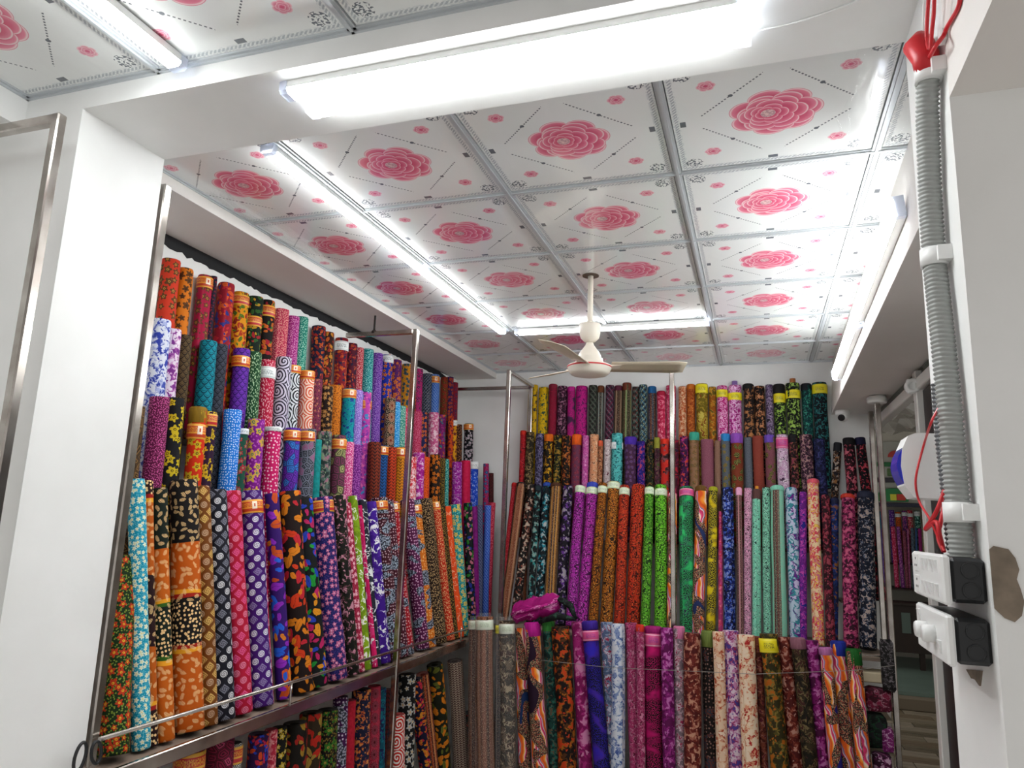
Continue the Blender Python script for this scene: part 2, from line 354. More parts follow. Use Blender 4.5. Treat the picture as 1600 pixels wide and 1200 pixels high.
def rose_tile():
    """printed ceiling sheet: a large rose, four small ones, dotted diamond and border"""
    k = NB('printed_ceiling_sheet', .22, 0, .4); uv = k.uv()
    p = k.vm('SUBTRACT', uv, (.5, .5, 0)); x, y = k.xyz(p); ax, ay = k.ma('ABSOLUTE', x), k.ma('ABSOLUTE', y)
    lt = lambda a, b: k.ma('LESS_THAN', a, b)
    AND = lambda *q: q[0] if len(q) == 1 else k.ma('MULTIPLY', q[0], AND(*q[1:]))
    base = lin('EDF0EF'); c = base
    mx = k.ma('MAXIMUM', ax, ay)
    tick = k.ma('GREATER_THAN', k.noise(k.vm('MULTIPLY', uv, (60, 60, 0)), 1, 1, .5, 0, '2D'), .5)
    fr = k.ma('FRACT', k.ma('MULTIPLY', k.ma('ADD', x, y), 46.0))
    b1 = AND(k.ma('GREATER_THAN', mx, .445), lt(mx, .463), k.ma('GREATER_THAN', fr, .45))
    c = k.mix(k.ma('MULTIPLY', b1, .55), c, lin('7F8A96'))
    b2 = AND(k.ma('GREATER_THAN', mx, .438), lt(mx, .48)); c = k.mix(k.ma('MULTIPLY', AND(b2, tick), .25), c, lin('9AA6B4'))
    mn = k.ma('MINIMUM', ax, ay)
    sq = AND(lt(k.ma('ABSOLUTE', k.ma('SUBTRACT', mx, .425)), .014), lt(mn, .024)); c = k.mix(sq, c, lin('70757C'))
    # dotted diamond
    s = k.ma('ADD', ax, ay)
    dd = k.ma('FRACT', k.ma('MULTIPLY', k.ma('SUBTRACT', ax, ay), 36.0))
    dm = AND(lt(k.ma('ABSOLUTE', k.ma('SUBTRACT', s, .39)), .0055), k.ma('GREATER_THAN', mn, .055), k.ma('GREATER_THAN', dd, .45))
    c = k.mix(dm, c, lin('75797F'))
    d2 = k.vm('LENGTH', k.cmb(k.ma('SUBTRACT', ax, .195), k.ma('SUBTRACT', ay, .195))); c = k.mix(lt(d2, .011), c, lin('6A7078'))
    # corner sprays
    cr = k.vm('LENGTH', k.cmb(k.ma('SUBTRACT', ax, .4), k.ma('SUBTRACT', ay, .4)))
    spr = AND(lt(cr, .045), k.ma('GREATER_THAN', k.noise(k.vm('MULTIPLY', uv, (75, 75, 0)), 1, 1, .5, 0, '2D'), .52)); c = k.mix(spr, c, lin('6F767E'))
    def rose(c, px, py, R, layers, deep, lite):
        q = k.cmb(px, k.ma('MULTIPLY', py, 1.08)); r = k.vm('LENGTH', q); th = k.ma('ARCTAN2', py, px)
        for (f, n, ph, ox, oy) in layers:
            qq = k.vm('SUBTRACT', q, (ox*R, oy*R, 0)); r = k.vm('LENGTH', qq); a_, b_ = k.xyz(qq); th = k.ma('ARCTAN2', b_, a_)
            w = k.ma('POWER', k.ma('ABSOLUTE', k.ma('COSINE', k.ma('ADD', k.ma('MULTIPLY', th, n*.5), ph))), .55)
            rk = k.ma('MULTIPLY', R*f, k.ma('ADD', .80, k.ma('MULTIPLY', .20, w)))
            t = k.ma('DIVIDE', r, rk)
            pc = k.ramp(t, [(.45, deep), (.80, tuple(.5*a+.5*b for a, b in zip(deep, lite))), (.93, lite), (.97, lin('FBE3E6')), (1, lin('E06A88'))])
            c = k.mix(lt(t, 1.0), c, pc)
        return c
    deep, lite = lin('D23A64'), lin('EE8AA2')
    c = rose(c, x, y, .215, [(1.0, 7, .3, 0, 0), (.86, 7, 1.2, .05, .02), (.74, 6, .2, -.04, .03), (.58, 5, 1.0, -.08, 0), (.42, 5, .1, -.12, .02), (.28, 4, .8, -.14, .0)], deep, lite)
    ctr = k.vm('LENGTH', k.cmb(k.ma('ADD', x, .03), y)); f = k.noise(k.vm('MULTIPLY', uv, (70, 70, 0)), 1, 1, .5, 0, '2D')
    c = k.mix(lt(ctr, .034), c, k.mix(k.ma('GREATER_THAN', f, .5), lin('E6BFC0'), lin('C79AA2')))
    c = rose(c, k.ma('SUBTRACT', ax, .298), k.ma('SUBTRACT', ay, .298), .043, [(1.0, 6, .3, 0, 0), (.7, 5, .9, .05, 0), (.4, 4, .2, 0, 0)], lin('DC6484'), lin('F4C0CC'))
    h = k.noise(k.vm('MULTIPLY', uv, (5, 2, 0)), 1, 2, .5, .8, '2D'); k.bump(h, .10, .02)
    k.b.inputs['Coat Weight'].default_value = .5; k.b.inputs['Coat Roughness'].default_value = .035
    return k.col(c)

def band_mat(kind):
    key = ('band', kind)
    if key in _mats: return _mats[key]
    k = NB('paper_label_'+kind, .35, 0, .5); uv = k.uv(); u, v = k.xyz(uv)
    lt = lambda a, b: k.ma('LESS_THAN', a, b); gt = lambda a, b: k.ma('GREATER_THAN', a, b)
    pal = {'gold': ('C8401C', 'F0A838', 'F7E7D0'), 'red': ('C3242A', 'E8B040', 'F0D8B0'), 'orange': ('DA5A22', 'F2B450', 'F7E7D0'),
           'white': ('EEF2F2', 'C9D2D4', '3F5A66'), 'green': ('E4EFD8', 'B4D46A', '6E9A50'), 'yellow': ('EFE01E', 'F6EC50', '2A2A22'),
           'pink': ('D8508A', 'F2C0D2', '7A3A9A'), 'cream': ('DDE6D2', 'F2F4E8', '8AA070')}[kind]
    A, B, D = [lin(q) for q in pal]
    t = k.noise(k.cmb(k.ma('MULTIPLY', u, 420.0), k.ma('MULTIPLY', v, 11.0)), 1, 2, .6, 0, '2D')
    if kind in ('gold', 'red', 'orange'):
        c = k.ramp(v, [(0, B), (.1, B), (.12, A), (.3, A), (.34, B), (.42, B), (.45, A), (.8, A), (.84, B)], True)
        wr = k.ma('MULTIPLY', gt(t, .52), k.ma('MULTIPLY', gt(v, .48), lt(v, .78))); c = k.mix(wr, c, B)
        sq = k.ma('MULTIPLY', lt(k.ma('ABSOLUTE', k.ma('SUBTRACT', u, .014)), .010), k.ma('MULTIPLY', gt(v, .3), lt(v, .86)))
        if kind != 'red':
            c = k.mix(sq, c, D)
            dot = k.ma('MULTIPLY', lt(k.ma('ABSOLUTE', k.ma('SUBTRACT', u, .014)), .003), lt(k.ma('ABSOLUTE', k.ma('SUBTRACT', v, .58)), .12)); c = k.mix(dot, c, A)
    else:
        c = k.ramp(v, [(0, A), (.08, B), (.14, A), (.86, B), (.92, A)], True)
        wr = k.ma('MULTIPLY', gt(t, .56), k.ma('MULTIPLY', gt(v, .3), lt(v, .7)))
        wr = k.ma('MULTIPLY', wr, lt(k.ma('ABSOLUTE', u), .03)); c = k.mix(wr, c, D)
    _mats[key] = k.col(c); return k.m

# ------------------------------------------------------------------ shared materials
WHITE = NB('white_wall_paint', .55)
_f = WHITE.noise(WHITE.obco(), 3.0, 4); WHITE.bump(WHITE.noise(WHITE.obco(), 40, 4), .12, .004)
WHITE = WHITE.col(WHITE.ramp(_f, [(.3, lin('E9EAE8')), (.7, lin('F3F4F3'))]))
SOFF = plain('off_white_soffit_paint', 'E2DEDA', .7, var=.05, sc=2.5, bump=.1, bsc=30)
STEEL = NB('stainless_steel', .2, 1.0); STEEL = STEEL.col(STEEL.ramp(STEEL.noise(STEEL.obco(), 14, 3), [(.3, lin('A79F98')), (.7, lin('C9C4BE'))]))
SILVER = plain('silver_grid_foil', 'C6CBCF', .35, .3)
PLASTIC = plain('white_plastic', 'ECEDEC', .35)
GREYPL = plain('grey_conduit_plastic', '9C9F9C', .45)
BLACKP = plain('black_plastic', '17191C', .4)
RED = plain('red_insulation', 'C81E28', .4)
TILE = rose_tile()
LED = NB('lit_diffuser', .4); LED.b.inputs['Emission Color'].default_value = (.97, 1, 1, 1); LED.b.inputs['Emission Strength'].default_value = TUBE
LED = LED.col((1, 1, 1, 1))
CAPP = NB('translucent_end_cap', .5); CAPP.b.inputs['Transmission Weight'].default_value = .55; CAPP = CAPP.col(lin('D8DCE6'))
PLASTER = plain('bare_cement_plaster', '86796A', .9, var=.35, sc=22, bump=.6, bsc=50)
CARD = plain('cardboard_core', 'B08048', .8)
BOARD = plain('laminated_board', '8C7A6C', .6, var=.2, sc=6)
DARKW = plain('dark_brown_wood', '2A1A12', .5, var=.3, sc=6)

H = 2.70
# ------------------------------------------------------------------ setting
def struct(name, mb, mat, label, cat, fix=False):
    o = obj(name, mb, mat, None, fix); return tag(o, label, cat, kind='structure')
struct('floor', MB().box(-2.2, -5, -.30, 2.20, 3.65, -.15), plain('pale_floor_tile', 'CFCBC4', .4), 'pale floor of the shop under the racks', 'floor')
floor = struct('floor', MB().box(2.2, 1.0, -.30, 6.0, 9.2, -.012), plain('cement_screed', '8C8C86', .8), 'wood look tiled floor seen through the side doorway', 'floor')
ftm = []
for i, h in enumerate(('9A8E78', '8A7A64', 'A89C88', '7E7460')):
    k = NB('wood_look_tile', .25); q = k.vm('MULTIPLY', k.uv(), (3.0, 40.0, 0)); f = k.noise(q, 1, 3, .6, .8, '2D'); c_ = lin(h)
    ftm.append(k.col(k.ramp(f, [(.3, tuple(x*.6 for x in c_[:3])+(1,)), (.7, c_)])))
pl = [MB().box(.004, .004, -.012, .596, .146, 0).mesh('floor_tile', t) for t in ftm]
for j in range(26):
    for i in range(4):
        link('floor_tile', random.choice(pl), floor, (2.2+.6*i-(.2*(j % 3)), 2.4+.15*j, 0))
struct('wall_back', MB().box(-.87, 3.65, -.15, 2.205, 3.85, 2.9), WHITE, 'white painted back wall behind the back rack', 'wall')
wl = struct('wall_left', MB().box(-1.07, -.05, -.15, -.87, 3.85, 2.9), WHITE, 'white painted left wall behind the tall rack', 'wall')
pts = []; y = -.05
while y < 3.65: pts.append((y, 2.645-.042-random.random()*.022*(1-y/5))); y += .012+random.random()*.035
obj('paint_band', MB().prism([(-.05, 2.646)]+pts+[(3.3, 2.64), (3.64, 2.646)], 'X', -.871, -.867), plain('black_waterproof_paint', '15161A', .8), wl, True)
struct('wall_front', MB().box(-1.1, -.345, -.15, -.35, -.04, 2.9), WHITE, 'bright white pier beside the left rack', 'wall pier')
struct('ceiling_beam', MB().box(-.35, -.345, 2.628, 1.80, -.04, 2.9), WHITE, 'white cross beam carrying the twin light battens', 'beam')
# long beam over the left rack, its lower face and the strip below the ceiling
struct('ceiling_beam', MB().box(-.87, -.04, 2.645, -.525, 3.65, 2.9), SOFF, 'white beam along the left wall over the rack', 'beam')
b = MB().hexa([(1.865, -.03, 2.315), (2.20, -.03, 2.315), (2.235, 3.65, 2.315), (1.945, 3.65, 2.315), (1.925, -.03, 2.9), (2.20, -.03, 2.9), (2.235, 3.65, 2.9), (1.985, 3.65, 2.9)])
struct('ceiling_beam', b, SOFF, 'white beam along the right side above the doorway', 'beam')
column = struct('wall_column', MB().box(1.80, -.345, -.15, 2.35, -.03, 2.9), WHITE, 'white right column carrying the conduit and switch boards', 'column')
struct('ceiling_beam', MB().box(1.80, -3.2, 2.30, 2.35, -.345, 2.9), SOFF, 'white beam at upper right running toward the viewer', 'beam')
struct('ceiling_beam', MB().box(-1.1, -3.2, 2.60, -.575, -.345, 2.9), WHITE, 'white beam over the front frame at upper left', 'beam')
struct('wall_front', MB().box(-1.3, -3.2, -.15, -1.1, -.04, 2.9), WHITE, 'white side wall of the front room', 'wall')
# peeled plaster on the column
pz = []
for (x, y_) in ((1541, 858), (1552, 853), (1575, 858), (1586, 872), (1592, 890), (1588, 905), (1594, 920), (1600, 940), (1596, 962), (1585, 972), (1570, 966), (1558, 955), (1546, 950), (1540, 925), (1543, 900), (1540, 880)):
    p = at(x, y_, 'Y', -.345); pz.append((max(p.x, 1.80), p.z))
obj('bare_plaster', MB().prism(pz, 'Y', -.3475, -.344), PLASTER, column, True)
pz = []
for (x, y_) in ((1512, 1046), (1536, 1048), (1533, 1072), (1526, 1062), (1520, 1060)):
    p = at(x, y_, 'X', 1.80); pz.append((p.y, p.z))
obj('bare_plaster', MB().prism(pz, 'X', 1.797, 1.801), PLASTER, column, True)

# ceilings: printed sheets in a silver grid
ceil = struct('ceiling', MB().box(-.56, -.06, 2.722, 2.02, 3.7, 2.80), plain('ceiling_void', '7A7A78', .8), 'printed rose sheet ceiling of the main room', 'ceiling')
ceil2 = struct('ceiling', MB().box(-.6, -3.2, 2.722, 1.82, -.34, 2.80), plain('ceiling_void', '7A7A78', .8), 'printed rose sheet ceiling of the front room', 'ceiling')
def sheet_grid(par, xs, ys, x0, x1, y0, y1):
    P = .61; g = .016
    for i in range(len(xs)-1):
        for j in range(len(ys)-1):
            a0, a1, b0, b1 = max(xs[i]+g, x0), min(xs[i+1]-g, x1), max(ys[j]+g, y0), min(ys[j+1]-g, y1)
            if a1-a0 < .02 or b1-b0 < .02: continue
            mb = MB(); z = H-.002
            U = lambda x, y: ((x-xs[i])/P, (y-ys[j])/P)
            q = [(a0, b0), (a0, b1), (a1, b1), (a1, b0)]
            mb.quad([(x, y, z) for x, y in q], [U(x, y) for x, y in q])
            q2 = [(x, y, z+.008) for x, y in q]; bb = len(mb.v); mb.v += q2
            mb.face((bb+3, bb+2, bb+1, bb))
            for s_ in range(4): mb.face((s_, (s_+1) % 4, bb+(s_+1) % 4, bb+s_)[::-1])
            obj('ceiling_sheet', mb, TILE, par)
    def bar(ax0, ay0, ax1, ay1, lo=.012):
        w = .013
        mb = MB().box(ax0-w, ay0-w, H-.002-lo*.4, ax1+w, ay1+w, H+.02); mb.box(ax0-w*.35, ay0-w*.35, H-.007-lo*.4, ax1+w*.35, ay1+w*.35, H)
        obj('grid_bar', mb, SILVER, par)
    for x in xs:
        if x0 < x < x1: bar(x, y0, x, y1)
    for y in ys:
        if y0 < y < y1: bar(x0, y, x1, y, .006)
    for q in ((x0, y0, x0, y1), (x1, y0, x1, y1), (x0, y0, x1, y0), (x0, y1, x1, y1)): bar(*q)
sheet_grid(ceil, [-.61, 0, .61, 1.22, 1.83, 2.44], [-.61, 0, .61, 1.22, 1.83, 2.44, 3.05, 3.66], -.525, 1.98, -.04, 3.645)
sheet_grid(ceil2, [-.693, -.083, .527, 1.137, 1.747, 2.357], [-2.175, -1.565, -.955, -.345], -.572, 1.80, -2.175, -.348)

# ------------------------------------------------------------------ light battens
def batten(label, A, B, down=(0, 0, -1), w=.048, h=.032):
    A, B = Vector(A), Vector(B); d = (B-A).normalized(); n = Vector(down).normalized(); s = d.cross(n).normalized()
    t = thing('led_batten', label, 'light', 'LED battens on ceiling and beams', loc=A)
    def seg(a, b, prof):
        mb = MB(); k = len(prof)
        for p in (A+d*a, B-d*b):
            for (x, y) in prof: mb.v.append(tuple(p - A + s*x + n*y))
        mb.face(range(k)); mb.face(range(2*k-1, k-1, -1))
        for i in range(k): j = (i+1) % k; mb.face((i, k+i, k+j, j))
        return mb
    W = w/2
    obj('housing', seg(.0215, .0215, [(-W, 0), (W, 0), (W, h*.6), (-W, h*.6)]), PLASTIC, t, True)
    obj('diffuser', seg(.022, .022, [(-W*.97, h*.6), (W*.97, h*.6), (W*.97, h*.78), (W*.7, h), (-W*.7, h), (-W*.97, h*.78)]), LED, t, True)
    L = (B-A).length
    for a, b in ((0, L-.022), (L-.022, 0)):
        obj('end_cap', seg(a, b, [(-W*1.06, .001), (W*1.06, .001), (W*1.06, h*.8), (W*.75, h*1.06), (-W*.75, h*1.06), (-W*1.06, h*.8)]), CAPP, t, True)
    return t
batten('front one of twin light battens under the cross beam', (.285, -.277, 2.628), (1.455, -.277, 2.628))
batten('rear one of twin light battens under the cross beam', (.30, -.185, 2.628), (1.462, -.185, 2.628))
batten('light batten along the left ceiling, nearer half', (-.035, .06, 2.694), (-.035, 1.215, 2.694))
batten('light batten along the left ceiling, farther half', (-.035, 1.235, 2.694), (-.035, 2.39, 2.694))
batten('light batten crossing the ceiling behind the fan', (.04, 2.425, 2.694), (1.21, 2.425, 2.694))
batten('light batten in the front room at upper left', (.012, -.37, 2.694), (.012, -1.54, 2.694))
def beam_x(y, z): return (1.865+(1.945-1.865)*(y+.03)/3.68)+.06*(z-2.315)/.585*.7
batten('nearer light batten on the right beam face', (beam_x(.52, 2.45)-.002, .52, 2.468), (beam_x(1.69, 2.47)-.002, 1.69, 2.462), (-1, 0, -.10), .062, .045)
batten('farther light batten on the right beam face', (beam_x(1.71, 2.45)-.002, 1.71, 2.45), (beam_x(2.88, 2.43)-.002, 2.88, 2.44), (-1, 0, -.10), .062, .045)

# ------------------------------------------------------------------ racks
def post(par, x, y, z0, z1, w=.03):
    return obj('post', MB().rbox(x-w/2, y-w/2, z0, x+w/2, y+w/2, z1, .004), STEEL, par)
def bar(par, name, a, b, w=.026):
    x0, x1 = sorted((a[0], b[0])); y0, y1 = sorted((a[1], b[1])); z0, z1 = sorted((a[2], b[2])); q = w/2
    return obj(name, MB().rbox(x0-q, y0-q, z0-q, x1+q, y1+q, z1+q, .003), STEEL, par)
rack = thing('fabric_rack', 'stainless steel rack along the left wall with guard rail', 'rack', loc=(0, 0, 0))
for y in (-.015, 1.80): post(rack, -.357 if y < 0 else -.335, y, -.15, 2.55)
for y in (-.015, 1.80): bar(rack, 'top_bar', (-.335-.03, y, 2.537), (-.85 if y < 0 else -.765, y, 2.537))
obj('hanger', MB().tube([(-.60, 1.80, 2.55), (-.60, 1.80, 2.645)], .006, 8).lathe([(.016, 2.54), (.016, 2.55), (.009, 2.56)], (-.60, 1.80, 0), n=12), plain('dull_iron', '3A3634', .6, .6), rack)
obj('shelf', MB().box(-.865, -.035, .745, -.34, 3.6, .762), BOARD, rack)
obj('front_lip', MB().rbox(-.342, -.0, .728, -.326, 2.74, .772, .003), STEEL, rack)
obj('guard_rail', MB().tube([(-.322, -.02, .872), (-.322, 1.0, .857), (-.322, 2.0, .846), (-.322, 2.75, .836)], .0065, 10), STEEL, rack)
for y in (.88, 2.64): obj('rail_stub', MB().tube([(-.322, y, .77), (-.322, y, .855)], .005, 8), STEEL, rack)
LSTEP = {'L3': (-.632, 1.10, -.572), 'L2': (-.72, 1.45, -.655), 'L1': (-.80, 1.79, -.735)}
bk = thing('fabric_rack', 'stainless steel rack across the back wall', 'rack', loc=(0, 0, 0))
post(bk, -.165, 2.92, -.15, 2.55); post(bk, -.180, 3.49, -.15, 2.55); post(bk, .945, 2.92, -.15, 2.545); post(bk, 2.128, 2.92, -.15, 2.27); post(bk, 2.160, 3.42, -.15, 2.30)
bar(bk, 'top_bar', (-.165, 2.95, 2.537), (-.165, 3.47, 2.537)); bar(bk, 'top_bar', (-.20, 3.47, 2.530), (-.85, 3.47, 2.530))
obj('shelf', MB().box(-.15, 2.94, .82, 2.11, 3.62, .838), BOARD, bk)
bar(bk, 'front_rail', (1.85, 2.915, .852), (2.11, 2.915, .852), .012)
obj('post_cap', MB().lathe([(.05, 2.27), (.055, 2.28), (.055, 2.30), (.045, 2.312)], (2.128, 2.92, 0), n=20), PLASTIC, bk)
fr = thing('display_frame', 'steel frame standing before the front pier at far left', 'frame', loc=(0, 0, 0))
post(fr, -.30, -.445, -.15, 2.542, .028); bar(fr, 'top_bar', (-.32, -.445, 2.528), (-.95, -.445, 2.528)); post(fr, -.97, -.44, -.15, 2.542, .028)

